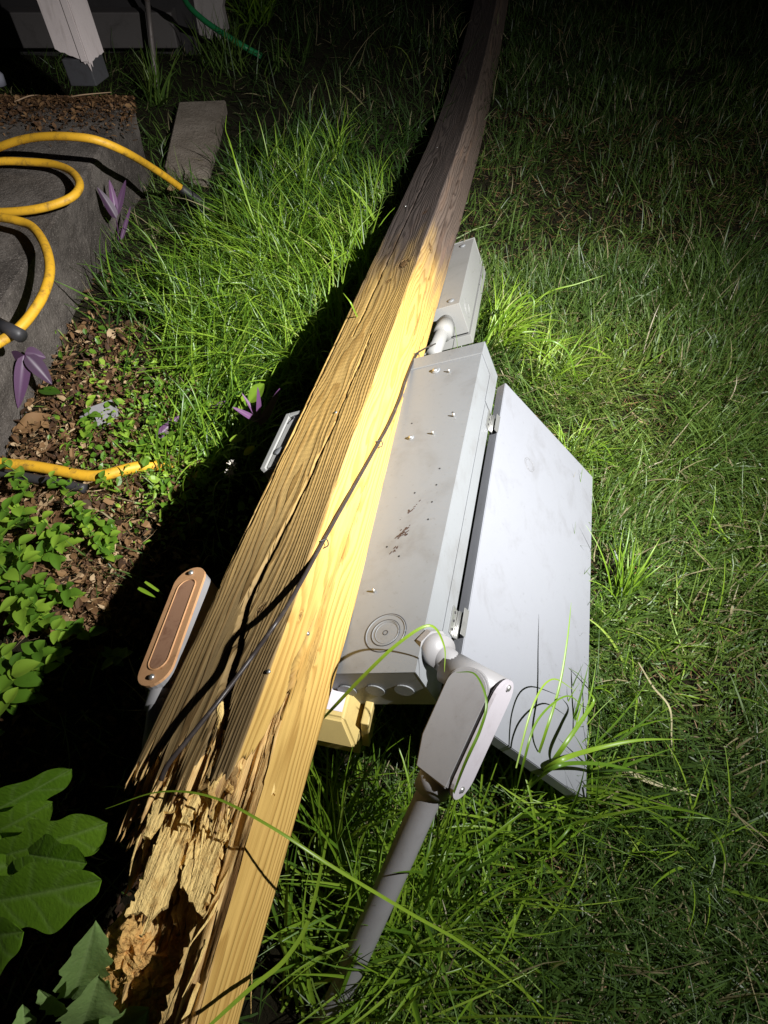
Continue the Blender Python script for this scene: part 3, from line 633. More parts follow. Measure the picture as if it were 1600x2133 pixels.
bm = bmesh.new(); tube_bm(bm, [qh, qh + f1 * .035 - fn * .004], .017, 24); bm_obj('hub', bm, M_pvc, rl, True)
bm = bmesh.new(); tube_bm(bm, smooth_path([qh, qh + f1 * .05 - fn * .01, qh + f1 * .08 + Vector((-.01, 0, -.10)), qh + f1 * .08 + Vector((-.01, 0, -.38))], 5), .0135, 20); bm_obj('pipe', bm, M_pvc, rl, True)

# ------------------------------------------------------------------ smaller boxes
jb = thing('junction_box', PP(0, -.18, 1.3), 'small grey metal box on the right side of the post beyond the big cabinet', 'box')
def JB(a, b, t): return M0 + u * a + v * b + d * t
bm = bmesh.new(); box_bm(bm, M0, u, v, d, (-.10, -.222, 1.09), (.057, -.1395, 1.50), .0012); bm_obj('box_body', bm, M_metal2, jb)
bm = bmesh.new(); box_bm(bm, M0, u, v, d, (-.102, -.252, 1.086), (.0595, -.2275, 1.505), .0012); bm_obj('box_cover', bm, M_metal2, jb)
bm = bmesh.new(); box_bm(bm, M0, u, v, d, (-.09, -.2272, 1.095), (.052, -.2222, 1.495)); bm_obj('seam_gasket', bm, M_black, jb)
bm = bmesh.new(); box_bm(bm, M0, u, v, d, (-.101, -.2200, 1.5003), (.0580, -.1385, 1.506), .001); bm_obj('end_cap', bm, M_metal2, jb)
disc(JB(.032, -.1394, 1.115), v, .0085, .003, M_metal, 'washer', jb, True); disc(JB(.026, -.1394, 1.465), v, .0085, .003, M_metal, 'washer', jb, True)
bm = bmesh.new(); kc2 = JB(.0572, -.185, 1.15); ring_bm(bm, kc2, d, v, .024, .0006, 30); ring_bm(bm, kc2, d, v, .015, .0005, 30); bm_obj('knockout', bm, M_metal2, jb, True)
nip = thing('conduit_nipple', JB(.0, -.185, 1.0), 'short white pipe coupling between the big cabinet and the small box', 'pipe fitting')
bm = bmesh.new(); tube_bm(bm, [onpl(902, 740, d, M0 + d * .93), JB(.012, -.175, 1.088)], .017, 24); bm_obj('pipe', bm, M_metal2, nip, True)
bm = bmesh.new(); tube_bm(bm, [JB(.010, -.175, 1.02), JB(.012, -.175, 1.065)], .023, 24); bm_obj('collar', bm, M_metal2, nip, True)

lb = thing('receptacle_box', PP(-.19, -.06, .47), 'shallow grey framed box on the left side of the post beside the purple plant', 'box')
zl = -.006
def LBX(px, py, h=zl): return onpl(px, py, v, M0 + v * h)
k0 = LBX(597, 862); k1 = LBX(543, 976); lx = (k0 - k1); Lx = lx.length; lx = lx.normalized(); ly = (u - lx * (u @ lx)).normalized(); ln = lx.cross(ly); ln = ln if ln.z > 0 else -ln
bm = bmesh.new(); box_bm(bm, k1, lx, ly, ln, (0, 0, -.05), (Lx, .062, -.006), .001); bm_obj('box_body', bm, M_metal2, lb)
bm = bmesh.new(); box_bm(bm, k1, lx, ly, ln, (0, -.001, -.0058), (Lx, .008, 0), .0008); box_bm(bm, k1, lx, ly, ln, (Lx - .010, .0085, -.0058), (Lx, .058, 0), .0008); bm_obj('frame', bm, M_metal2, lb)
bm = bmesh.new(); box_bm(bm, k1, lx, ly, ln, (.004, .010, -.0056), (Lx - .014, .06, -.003), .0005); bm_obj('cover_plate', bm, M_metal2, lb)
disc(k1 + lx * .045 + ly * .022 - ln * .003, ln, .0105, .003, M_metal, 'twist_knob', lb)
bm = bmesh.new(); tube_bm(bm, smooth_path([k1 + lx * .13 + ly * .014 - ln * .002, k1 + lx * .14 + ly * .022 - ln * .001, k1 + lx * .15 + ly * .018 - ln * .002, k1 + lx * .155 + ly * .028 - ln * .002], 4), .0012, 5); bm_obj('scratch_mark', bm, M_dark, lb)

yb = thing('meter_cap', at(720, 1460, .30), 'yellowish plastic box with a white sticker under the near end of the cabinet', 'box')
zb = .315
c00 = at(640, 1502, zb); c10 = at(716, 1500, zb); c11 = at(739, 1410, zb); bx = (c10 - at(600, 1500, zb)).normalized(); by = (c11 - c10); bl = by.length; by = by.normalized(); bx = (bx - by * (bx @ by)).normalized(); bz = bx.cross(by); bz = bz if bz.z > 0 else -bz
bm = bmesh.new(); hw = .12
vs = [c10 - bx * hw, c10, c10 + by * bl, c10 + by * bl - bx * hw]; lo = [p - bz * .045 + o * .022 for p, o in zip(vs, (-by - bx, bx - by, bx + by * .3, by * .3 - bx))]
A_ = [bm.verts.new(p) for p in vs]; B_ = [bm.verts.new(p) for p in lo]; bm.faces.new(A_); bm.faces.new(B_[::-1])
for k in range(4): bm.faces.new((A_[k], B_[k], B_[(k + 1) % 4], A_[(k + 1) % 4]))
bmesh.ops.recalc_face_normals(bm, faces=bm.faces); bmesh.ops.bevel(bm, geom=list(bm.edges), offset=.0045, segments=3, affect='EDGES'); bm_obj('cap_shell', bm, M_beige, yb)
bm = bmesh.new(); box_bm(bm, c10, bx, by, bz, (-.052, bl * .16, .0003), (-.005, bl * .84, .0007)); st = bm_obj('sticker', bm, M_label, yb)
bm = bmesh.new()
for k in range(9): box_bm(bm, c10, bx, by, bz, (-.048 + k * .0044, bl * .73, .0009), (-.048 + k * .0044 + (.0032 if k % 3 else .002), bl * .775, .0011))
bm_obj('fine_print', bm, M_ink, st)
bm = bmesh.new(); box_bm(bm, c10, bx, by, bz, (.022, bl * .1, -.10), (.034, bl * .75, -.016), .002); box_bm(bm, c10, bx, by, bz, (-.10, .0, -.12), (.02, bl * .8, -.048), .004); bm_obj('mounting_tab', bm, M_beige, yb)

# ------------------------------------------------------------------ concrete step, paver, porch column, house skirt
def slab():
    xs = np.linspace(-4, SLX, 90); ys = np.linspace(-.5, SLY1, 100)
    bm = bmesh.new(); box_bm(bm, Vector((0, 0, 0)), Vector((1, 0, 0)), Vector((0, 1, 0)), Vector((0, 0, 1)), (-4, -.5, -.1), (SLX, SLY1, SLZ))
    bmesh.ops.subdivide_edges(bm, edges=bm.edges[:], cuts=70, use_grid_fill=True)
    for q in bm.verts:
        p = q.co; n1 = noise.noise(p * 6); n2 = noise.noise(p * 25)
        if p.x > SLX - .001: q.co.x += n1 * .008 + n2 * .004 - (.010 if p.z > SLZ - .004 else 0)
        if p.z > SLZ - .001: q.co.z += n1 * .003 + n2 * .0015
    return bm
tag(bm_obj('concrete_step', slab(), M_conc, None, False), 'stained dark concrete step the yellow hose is coiled on', 'step')
bm = bmesh.new(); P4 = [at(372, 212, .04), at(470, 208, .04), at(430, 372, .04), at(342, 345, .04)]; prism_bm(bm, P4, Vector((0, 0, -.07)))
bmesh.ops.recalc_face_normals(bm, faces=bm.faces); bmesh.ops.bevel(bm, geom=list(bm.edges), offset=.005, segments=2, affect='EDGES')
tag(bm_obj('paver', bm, M_paver), 'flat tan concrete paver sunk in grass beside the step', 'paver')

pc = thing('porch_column', at(182, 158, SLZ), 'white painted porch column with a torn lower edge standing on the concrete step', 'column')
b0_ = at(182, 150, SLZ + .03); zt = 2.6; hx = .062
lean = Vector((-.06, .0, 1)).normalized(); cx_ = Vector((.98, -.20, 0)).normalized(); cx_ = (cx_ - lean * (cx_ @ lean)).normalized(); cy_ = lean.cross(cx_)
bm = bmesh.new()
def jag(k, s): return (.012 * math.sin(k * 1.9 + s) + .012 * math.sin(k * 4.7 + 2 * s))
per = []
for sdx, (A1, B1) in enumerate((((-1, -1), (1, -1)), ((1, -1), (1, 1)), ((1, 1), (-1, 1)), ((-1, 1), (-1, -1)))):
    for k in range(14):
        s = k / 14; per.append(((A1[0] + (B1[0] - A1[0]) * s) * hx, (A1[1] + (B1[1] - A1[1]) * s) * hx))
lowr = []; upr = []
for k, (x, y) in enumerate(per):
    z0 = .072 - .022 * (x / hx) + .10 * jag(k, 1) + {12: -.012, 13: -.004, 14: -.030, 16: -.022}.get(k, 0); lowr.append(bm.verts.new(b0_ + cx_ * x + cy_ * y + lean * z0)); upr.append(bm.verts.new(b0_ + cx_ * x + cy_ * y + lean * zt))
n_ = len(per)
for k in range(n_): bm.faces.new((lowr[k], lowr[(k + 1) % n_], upr[(k + 1) % n_], upr[k]))
bm.faces.new(upr)
bm_obj('shaft', bm, M_white, pc)
bm = bmesh.new()
for s in (1,): box_bm(bm, b0_, cx_, cy_, lean, (hx + .0005, -hx - .004, .05), (hx + .006, -hx + .030, zt), .001)
box_bm(bm, b0_, cx_, cy_, lean, (hx - .028, -hx - .005, .055), (hx - .0005, -hx - .0006, zt), .001)
bm_obj('corner_trim', bm, M_white, pc)
bm = bmesh.new(); box_bm(bm, b0_, cx_, cy_, lean, (-hx + .006, -hx + .006, -.032), (hx - .006, hx - .006, .06), .004); bm_obj('base_bracket', bm, mat_paint('grey_base', (.12, .12, .13), (.05, .04, .04), .6, .4, .5, 20), pc)

hs = thing('house_skirt', at(200, 60, 0), 'dark lower wall of the house behind the white column', 'house')
wy = at(200, 112, .05).y + .05
bm = bmesh.new()
box_bm(bm, Vector((0, wy + .06, 0)), Vector((1, 0, 0)), Vector((0, 1, 0)), Vector((0, 0, 1)), (-6, .05, -.1), (-1.02, .3, 3.0)); bm_obj('wall', bm, M_wall, hs)
for k in range(4):
    bm = bmesh.new(); box_bm(bm, Vector((0, wy + .06, .30 + .2 * k)), Vector((1, 0, 0)), Vector((0, 1, -.12)).normalized(), Vector((0, .12, 1)).normalized(), (-6, .0, 0), (-1.03, .03, .192), .003); bm_obj('siding_board', bm, M_wall, hs)
bm = bmesh.new(); box_bm(bm, Vector((0, wy, 0)), Vector((1, 0, 0)), Vector((0, 1, 0)), Vector((0, 0, 1)), (-3.2, .0, .06), (-1.10, .10, .22), .008); bm_obj('base_board', bm, M_trim, hs)
fb = thing('broken_fascia', at(430, 95, .05), 'ragged pale grey board leaning by the house corner above the grass', 'board')
bm = bmesh.new(); o_ = at(400, 118, .0) + Vector((0, .12, 0)); pts = [o_ + Vector(p) for p in ((0, 0, 0), (.03, -.01, .10), (.02, 0, .2), (.06, .02, .27), (.15, .05, .44), (.20, .08, .40), (.195, .07, .25), (.17, .06, .18), (.18, .05, .08), (.13, .04, .03), (.10, .04, .09), (.07, .02, .01), (.04, .01, .05))]
prism_bm(bm, pts, Vector((.01, .03, .0))); bm_obj('board', bm, mat_paint('worn_board', (.30, .27, .26), (.12, .10, .09), .6, .6, 0, 20, (5, 5, 1)), fb)
bm = bmesh.new(); tube_bm(bm, [at(325, 178, .0), at(318, 100, .10), at(306, 0, .30), at(300, -80, .5)], .014, 14)
tag(bm_obj('metal_pole', bm, M_pole, None, True), 'thin rusty grey pole standing in grass just right of the white column', 'pole')
bm = bmesh.new(); tube_bm(bm, smooth_path([at(370, -60, .5), at(385, 0, .36), at(420, 38, .25), at(465, 70, .14), at(510, 98, .06), at(545, 118, .02)], 6), lambda s: .011 + .006 * s, 12)
tag(bm_obj('green_hose', bm, M_ghose, None, True), 'green garden hose hanging down into the grass at the top of the photo', 'hose')
bm = bmesh.new(); tube_bm(bm, [at(0, 168, SLZ), at(0, 155, SLZ + .05)], .03, 12); bm.free()
def jar(px, py, z, r, name, label):
    c = at(px, py, z); bm = bmesh.new(); tube_bm(bm, [c + Vector((0, 0, -.02)), c + Vector((0, 0, .015)), c + Vector((0, 0, .03))], lambda s: r * (1 - .45 * (s > .9)), 16)
    tag(bm_obj(name, bm, mat_paint(name + '_glass', (.20, .20, .24), (.1, .1, .1), .3, .12), None, True), label, 'jar')
jar(-6, 165, SLZ + .02, .028, 'glass_jar', 'small shiny grey jar on the step at the left edge near the column')

# ------------------------------------------------------------------ hoses
def hose(name, pts, r, mat, label, cat='hose', par=None):
    bm = bmesh.new(); tube_bm(bm, smooth_path([at(*p) for p in pts], 8), r, 16)
    o = bm_obj(name, bm, mat, par, True)
    if par is None: tag(o, label, cat)
    return o
hz = SLZ + .013
yh = thing('garden_hose', at(90, 350, SLZ), 'yellow garden hose looping over the concrete step with a dark end coupling', 'hose')
hose('hose_tube', [(-60, 335, hz), (0, 306, hz + .06), (50, 290, hz + .09), (100, 284, hz + .11), (155, 285, hz + .12), (205, 293, hz + .11), (260, 316, hz + .06), (310, 345, SLZ - .03), (345, 368, .17), (375, 390, .10), (384, 396, .085)], .0120, M_yhose, None, par=yh)
hose('hose_loop', [(-160, 380, hz), (-60, 345, hz + .01), (0, 336, hz + .02), (55, 337, hz + .02), (110, 342, hz + .025), (148, 357, hz + .03), (166, 384, hz + .035), (150, 410, hz + .03), (100, 430, hz + .02), (40, 440, hz + .01), (-30, 441, hz), (-120, 430, hz)], .0120, M_yhose, None, par=yh)
hose('hose_loop', [(-90, 440, hz + .03), (-20, 450, hz + .04), (28, 458, hz + .045), (66, 472, hz + .045), (93, 510, hz + .05), (104, 560, hz + .045), (92, 610, hz + .035), (65, 655, hz + .02), (35, 688, hz + .01), (0, 712, hz), (-60, 745, hz)], .0120, M_yhose, None, par=yh)
bm = bmesh.new(); pa_, pb_ = at(378, 392, .095), at(432, 432, .03); tube_bm(bm, smooth_path([pa_, pa_.lerp(pb_, .3), pa_.lerp(pb_, .6), pb_], 3), lambda s: .015 if s < .6 else .0185, 14); bm_obj('end_coupling', bm, M_dark, yh, True)
bm = bmesh.new(); tube_bm(bm, [at(-10, 672, SLZ + .03), at(45, 700, SLZ + .026)], .016, 10); bm_obj('hose_clip', bm, M_dark, yh, True)
hose('garden_hose', [(-80, 952, .045), (0, 965, .05), (60, 970, .052), (120, 980, .052), (170, 990, .052), (215, 990, .054), (270, 976, .050), (310, 970, .035), (370, 972, -.01)], .0135, M_yhose, 'yellow garden hose lying straight across the leaf litter at the left edge, below the step')
hose('hose_piece', [(-80, 972, .035), (0, 985, .038), (60, 995, .04), (120, 1006, .04), (178, 1018, .04)], .0115, M_dark, 'cut piece of black hose lying under the lower straight yellow hose')

# ------------------------------------------------------------------ grass
def blades(name, base, az, L, lean0, curl, wid, seg, mat, tint, fold=False, label=None, cat=None, kind=None, group=None, kink=None):
    n = len(L); s = np.linspace(0, 1, seg + 1)
    ph = lean0[:, None] + curl[:, None] * s[None] ** 1.3
    if kink is not None: ph = ph + kink[:, None] * (s[None] > .55)
    ds = (L / seg)[:, None]; hx_ = np.cos(az)[:, None]; hy_ = np.sin(az)[:, None]
    # sideways sweep makes blades less planar
    sw = (rng.normal(0, .5, n))[:, None] * s[None] ** 1.5
    ux = np.cos(az[:, None] + sw) * np.sin(ph); uy = np.sin(az[:, None] + sw) * np.sin(ph); uz = np.cos(ph)
    X = base[:, 0:1] + np.concatenate([np.zeros((n, 1)), np.cumsum(ux[:, :-1] * ds, 1)], 1)
    Y = base[:, 1:2] + np.concatenate([np.zeros((n, 1)), np.cumsum(uy[:, :-1] * ds, 1)], 1)
    Z = base[:, 2:3] + np.concatenate([np.zeros((n, 1)), np.cumsum(uz[:, :-1] * ds, 1)], 1)
    gz = ground_h(X, Y) + .003 + .010 * rng.random((n, 1)); Z = np.maximum(Z, gz)
    tw = az + np.pi / 2 + rng.normal(0, .45, n); wx = np.cos(tw)[:, None]; wy_ = np.sin(tw)[:, None]; wz = rng.normal(0, .35, n)[:, None]
    wd = (wid[:, None] / 2) * np.minimum(1, (.55 + 2 * s[None])) * (1 - s[None] ** 2.6) + .00015
    C = np.stack([X, Y, Z], -1); Wv = np.stack([wx * wd, wy_ * wd, wz * wd], -1)
    if fold:
        nrm = np.stack([-np.cos(az)[:, None] * np.cos(ph), -np.sin(az)[:, None] * np.cos(ph), np.sin(ph)], -1) * wd[..., None] * .45
        V = np.stack([C - Wv + nrm, C, C + Wv + nrm], 2); c = 3
    else: V = np.stack([C - Wv, C + Wv], 2); c = 2
    idx = np.arange(n * (seg + 1) * c).reshape(n, seg + 1, c); F = []
    for q in range(c - 1): F.append(np.stack([idx[:, :-1, q], idx[:, :-1, q + 1], idx[:, 1:, q + 1], idx[:, 1:, q]], -1).reshape(-1, 4))
    tt = np.clip(np.repeat(tint, (seg + 1) * c), 0, 1)
    o = np_mesh(name, V.reshape(-1, 3), np.concatenate(F), mat, {'tint': tt}, True)
    return tag(o, label, cat, group, kind)
def in_step(x, y): return (x < SLX + .01) & (y < SLY1 + .02)
def scatter(n, x0, x1, y0, y1, dens=None):
    x = rng.uniform(x0, x1, n); y = rng.uniform(y0, y1, n); k = ~in_step(x, y)
    pav = [(p.x, p.y) for p in P4]; ins = np.ones(n, bool)
    for i in range(4):
        (ax, ay), (bx_, by_) = pav[i], pav[(i + 1) % 4]; ins &= ((bx_ - ax) * (y - ay) - (by_ - ay) * (x - ax)) < 0
    k &= ~ins
    if dens is not None: k &= rng.random(n) < dens(x, y)
    return x[k], y[k]
def patch(x, y, sc, sd): return vnoise(x * sc + 50, y * sc + 50, sd)
def postline(y): return -.1185 + .189 * (y - .432)      # x of the post over the ground
def lawn():
    # short mown lawn right of the post
    parts = []
    for n, x0, x1, y0, y1 in ((90000, -.05, 1.6, -.15, 2.0), (56000, .1, 3.0, 2.0, 5.6)):
        x, y = scatter(n, x0, x1, y0, y1, lambda x, y: np.clip((x - postline(y) + .02) * 8, 0, 1) * (.50 + .5 * (patch(x, y, 7, 3) > .33)))
        parts.append((x, y))
    x = np.concatenate([p[0] for p in parts]); y = np.concatenate([p[1] for p in parts]); n = len(x)
    cl = patch(x, y, 5, 8); L = rng.gamma(4, .0125, n) * (.7 + 1.0 * cl) + .016
    az = rng.uniform(0, 2 * np.pi, n) * .75 + patch(x, y, 2.2, 5) * 7
    base = np.stack([x, y, ground_h(x, y) - .004], 1); tint = np.clip(.27 + .5 * patch(x, y, 3.3, 12) + rng.normal(0, .16, n) - .30 * sst(y, 2.1, 3.4) + .18 * np.exp(-((x - .5) ** 2 + (y - 1.4) ** 2) / .18), 0, .93); dry = rng.random(n) < .07; tint[dry] = rng.uniform(.95, 1, dry.sum())  # beam falloff with distance and a torch hot spot are painted into the tint
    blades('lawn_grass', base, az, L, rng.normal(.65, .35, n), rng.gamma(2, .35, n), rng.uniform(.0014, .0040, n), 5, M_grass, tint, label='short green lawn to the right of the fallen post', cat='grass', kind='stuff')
    # dead thatch between
    x, y = scatter(16000, -.05, 2.2, -.15, 3.2, lambda x, y: np.clip((x - postline(y)) * 8, 0, 1)); n = len(x)
    blades('lawn_thatch', np.stack([x, y, ground_h(x, y) + .004], 1), rng.uniform(0, 6.28, n), rng.uniform(.015, .06, n), rng.normal(1.35, .15, n), rng.normal(0, .3, n), rng.uniform(.001, .0026, n), 3, M_litter, rng.uniform(.45, 1, n), label='dry brown thatch between the blades of the lawn', cat='thatch', kind='stuff')
lawn()
def left_grass():
    x, y = scatter(90000, -3.2, .9, -.1, 5.4, lambda x, y: np.clip((postline(y) - x + .05) * 8, 0, 1) * np.where(x < -.62, .40 + .5 * (patch(x, y, 4, 21) > .45), 1) * np.where((y < 1.75) & (x < -.30), .28, 1) * np.where((y > 2.3) & (x > -.70), .5, 1) * np.where((y > 1.2) & (y < 2.2) & (x < -.62), .25, 1) * np.where((y > 3.2) | (x < -1.2), .6, 1))
    n = len(x); L = rng.gamma(4, .019, n) + .02; L *= np.where(y < 1.4, .7, 1.0) * np.where(x > -.62, 1.15, .8)
    az = rng.uniform(0, 2 * np.pi, n) * .7 + patch(x, y, 2.0, 15) * 7
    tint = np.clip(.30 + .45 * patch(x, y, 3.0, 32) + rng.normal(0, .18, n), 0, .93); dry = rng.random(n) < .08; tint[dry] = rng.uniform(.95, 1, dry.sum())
    tint = np.where((y > 1.1) & (y < 2.3) & (tint < .93), np.clip(tint + .3, 0, .93), tint); tint = np.where((y > 2.2) & (x > -.75) & (tint < .93), tint * .1, tint)  # brighter band paints the torch pool, far cut paints shade beside the post
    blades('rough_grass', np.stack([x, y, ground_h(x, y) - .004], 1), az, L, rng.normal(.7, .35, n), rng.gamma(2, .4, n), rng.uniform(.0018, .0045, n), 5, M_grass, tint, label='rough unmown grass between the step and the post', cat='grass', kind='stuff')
left_grass()
def strap_grass():
    P = []
    while len(P) < 5200:
        px, py = random.uniform(230, 860), random.uniform(330, 1010)      # stay left of the post
        if py > 830 and (px < 290 or px > 560 or random.random() < .55): continue
        if px > 1000 - .52 * (py - 60) + 20: continue
        if px < 330 and py > 640 and random.random() < .8: continue
        if px < 420 and py > 740 and random.random() < .7: continue
        if px < 470 and py < 620 and random.random() < .78: continue
        if px < 360 and random.random() < .6: continue
        if py < 470 and random.random() < .5: continue
        p = at(px, py)
        if in_step(np.array([p.x]), np.array([p.y]))[0]: continue
        if at(345, 220).x < p.x < at(430, 372).x + .02 and 2.75 < p.y < 3.7: continue
        P.append((p.x, p.y))
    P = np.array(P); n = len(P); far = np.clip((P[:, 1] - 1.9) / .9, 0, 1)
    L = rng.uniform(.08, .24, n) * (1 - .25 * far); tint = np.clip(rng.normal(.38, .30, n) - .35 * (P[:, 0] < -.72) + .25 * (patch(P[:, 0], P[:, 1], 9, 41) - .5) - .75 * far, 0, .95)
    az = patch(P[:, 0], P[:, 1], 2.5, 77) * 6 + rng.normal(0, .9, n)
    blades('strap_grass', np.stack([P[:, 0], P[:, 1], ground_h(P[:, 0], P[:, 1]) - .004], 1), az, L, rng.normal(.65, .3, n), rng.normal(.9, .4, n), rng.uniform(.0025, .0065, n), 9, M_tuft, tint, True, 'matted strap leaved grass filling the ground between step and post', 'grass', 'stuff', None, np.where(rng.random(n) < .2, rng.normal(0, .8, n), 0))
strap_grass()
TG = 'tufts of long grass'
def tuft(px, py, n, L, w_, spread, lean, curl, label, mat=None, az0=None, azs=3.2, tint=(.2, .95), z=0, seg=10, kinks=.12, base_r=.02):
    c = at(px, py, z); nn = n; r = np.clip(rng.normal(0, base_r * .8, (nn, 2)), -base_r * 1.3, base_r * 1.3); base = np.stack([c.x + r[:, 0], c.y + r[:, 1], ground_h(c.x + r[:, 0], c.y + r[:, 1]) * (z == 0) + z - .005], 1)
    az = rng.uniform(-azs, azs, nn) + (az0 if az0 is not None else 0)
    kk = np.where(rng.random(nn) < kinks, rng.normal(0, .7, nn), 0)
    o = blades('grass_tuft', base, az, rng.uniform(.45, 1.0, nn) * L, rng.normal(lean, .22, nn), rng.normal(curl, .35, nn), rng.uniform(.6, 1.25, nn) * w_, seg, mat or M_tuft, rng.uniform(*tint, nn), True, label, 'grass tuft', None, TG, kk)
    return o
# bright tufts left of the post
tuft(585, 610, 120, .30, .0042, 1, .75, .9, 'bright sprawling grass tuft left of the post across from the small grey box', base_r=.05)
tuft(680, 690, 90, .24, .0042, 1, .7, 1.0, 'bright grass tuft pressed against the left edge of the post below the dark weathered part', base_r=.04, az0=3.0, azs=1.4)
tuft(500, 760, 70, .30, .0045, 1, 1.0, .5, 'flattened yellow green grass tuft sweeping left above the purple plant', base_r=.05, az0=3.4, azs=.8)
tuft(540, 520, 70, .30, .0036, 1, .35, .8, 'tall upright grass tuft below the long pale stem beside the paver', base_r=.03)
tuft(640, 470, 60, .28, .0038, 1, .3, .7, 'dim upright grass tuft left of the knotty part of the post', base_r=.03)
tuft(790, 470, 50, .22, .0036, 1, .5, .9, 'dim grass tuft growing against the weathered left side of the post', base_r=.04, az0=2.0, azs=1.2)
tuft(330, 215, 46, .30, .009, 1, .35, .5, 'coarse dark grass clump between the step corner and the paver', M_grass, tint=(.3, .92), base_r=.03)
tuft(470, 150, 60, .34, .008, 1, .35, .5, 'coarse grass clump under the green hose', M_grass, tint=(.2, .9), base_r=.09)
tuft(590, 165, 40, .24, .007, 1, .4, .5, 'low dark grass clump right of where the green hose ends', M_grass, tint=(.1, .7), base_r=.10)
tuft(540, 55, 90, .36, .008, 1, .45, .8, 'lit grass clump at the top of the photo right of the green hose', tint=(.1, .7), base_r=.05)
tuft(560, 700, 110, .32, .0040, 1, 1.05, .6, 'wide flattened bright tuft spreading left across the litter just above the purple plant', base_r=.07, az0=3.3, azs=1.1)
tuft(480, 600, 80, .26, .0036, 1, .8, .8, 'medium green tuft midway between the hose coupling and the post', base_r=.06)
tuft(620, 560, 80, .28, .0038, 1, .6, 1.0, 'thick green tuft left of the post level with the small junction box', base_r=.05)
tuft(700, 580, 70, .22, .0038, 1, .5, 1.2, 'tuft with tips curling onto the left side of the post', base_r=.04)
tuft(430, 680, 50, .22, .0036, 1, .9, .6, 'thin straggling tuft on the litter right of the tall purple plant', base_r=.05)
tuft(700, 400, 60, .24, .0036, 1, .4, .8, 'dim tuft in the rough grass far left of the bent part of the post', base_r=.06)
tuft(590, 420, 50, .24, .0034, 1, .45, .8, 'dim tuft right of the paver', base_r=.06)
tuft(380, 960, 46, .16, .0040, 1, .9, .6, 'short bright tuft over the end of the straight yellow hose', base_r=.05)
for px, py, nn_, L_h, az_, lab in ((735, 640, 70, .34, 2.6, 'tall bright tuft brushing the left edge of the post where the wood turns dark'), (700, 740, 80, .34, 3.0, 'tall bright tuft against the left side of the post above the framed box'),
        (640, 800, 60, .30, 3.2, 'bright tuft arching out of the post shadow just above the framed box'), (770, 560, 50, .32, 2.6, 'tall tuft half in shadow against the left side of the post near the knot'), (610, 660, 70, .34, 3.4, 'brightest sprawling tuft in the middle of the long grass left of the post')):
    tuft(px, py, nn_, L_h, .0042, 1, .5, 1.1, lab, base_r=.05, az0=az_, azs=1.7, tint=(.3, 1))
tuft(905, 1800, 46, .24, .0042, 1, .5, .7, 'grass tuft standing in front of the upper part of the lower conduit', base_r=.04)
tuft(850, 1990, 50, .26, .0042, 1, .6, .7, 'grass tuft leaning across the lowest visible part of the conduit', base_r=.04)
tuft(800, 1880, 60, .30, .0044, 1, .5, .7, 'grass tuft hiding the bend of the lower conduit', base_r=.05)
tuft(760, 2060, 60, .32, .0046, 1, .6, .7, 'grass tuft over the buried end of the lower conduit', base_r=.05)
tuft(1010, 1900, 50, .24, .0040, 1, .8, .6, 'loose grass tuft to the right of the lower conduit', base_r=.05)
tuft(1330, 1000, 40, .15, .0034, 1, .7, .6, 'slightly longer grass tuft in the lit lawn level with the door stain', base_r=.06)
tuft(1400, 1350, 50, .17, .0036, 1, .7, .6, 'longer grass tuft in the lawn right of the lower half of the door', base_r=.08)
tuft(1540, 1150, 40, .16, .0036, 1, .7, .6, 'longer grass tuft at the right edge of the lawn', base_r=.06)
tuft(1250, 780, 50, .14, .0034, 1, .7, .6, 'medium grass tuft in the lawn right of the arching blades', base_r=.07)
# right of the cabinet
tuft(1252, 1100, 40, .09, .0026, 1, .5, .6, 'fringe of short blades touching the upper right edge of the open door', base_r=.035, tint=(.1, .7))
tuft(1258, 1300, 50, .10, .0026, 1, .5, .6, 'fringe of short blades touching the middle of the door right edge', base_r=.04, tint=(.1, .7))
tuft(1262, 1480, 50, .12, .0028, 1, .5, .6, 'fringe of blades casting shadows near the lower right edge of the door', base_r=.04, tint=(.1, .7))
tuft(1200, 1700, 60, .22, .0040, 1, .5, .8, 'grass tuft rising in front of the lowest corner of the open door', base_r=.04)
tuft(1030, 745, 110, .26, .0042, 1, .55, 1.3, 'glowing arching grass tuft at the far corner of the cabinet', base_r=.03, az0=.3, azs=1.3, tint=(.55, 1))  # high tint range on these tufts paints in the torch hot spot
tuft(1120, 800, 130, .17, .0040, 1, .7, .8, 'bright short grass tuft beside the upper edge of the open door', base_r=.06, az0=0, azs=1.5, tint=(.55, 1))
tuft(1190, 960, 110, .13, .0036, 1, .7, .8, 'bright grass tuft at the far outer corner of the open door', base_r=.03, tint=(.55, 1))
tuft(985, 705, 60, .16, .0038, 1, .5, .8, 'small glowing grass tuft between the small grey box and the cabinet', base_r=.02)
# foreground
tuft(1150, 1650, 34, .26, .0062, 1, .8, .7, 'broad bladed grass tuft crossing the lower corner of the open door', base_r=.02, az0=.6, azs=1.5)
tuft(1060, 1760, 60, .24, .0046, 1, .7, .9, 'grass tuft in front of the oval elbow cover', base_r=.04)
tuft(690, 1800, 60, .34, .0050, 1, .35, .5, 'tall grass tuft right of the long wooden strip', base_r=.03, az0=1.2, azs=1.4)
tuft(720, 1650, 46, .26, .0042, 1, .4, .8, 'grass tuft rising below the yellowish box', base_r=.03)
tuft(880, 1940, 60, .30, .0050, 1, .6, .8, 'large grass tuft crossing the lower conduit near the bottom of the photo', base_r=.04)
tuft(640, 2080, 40, .34, .0056, 1, .7, .6, 'grass tuft leaning over the strip at the bottom of the photo', base_r=.03, az0=1.0, azs=1.6)
tuft(1290, 1250, 30, .20, .0040, 1, .4, .6, 'taller grass tuft standing in the lawn right of the open door', base_r=.015, az0=1.2, azs=.9)
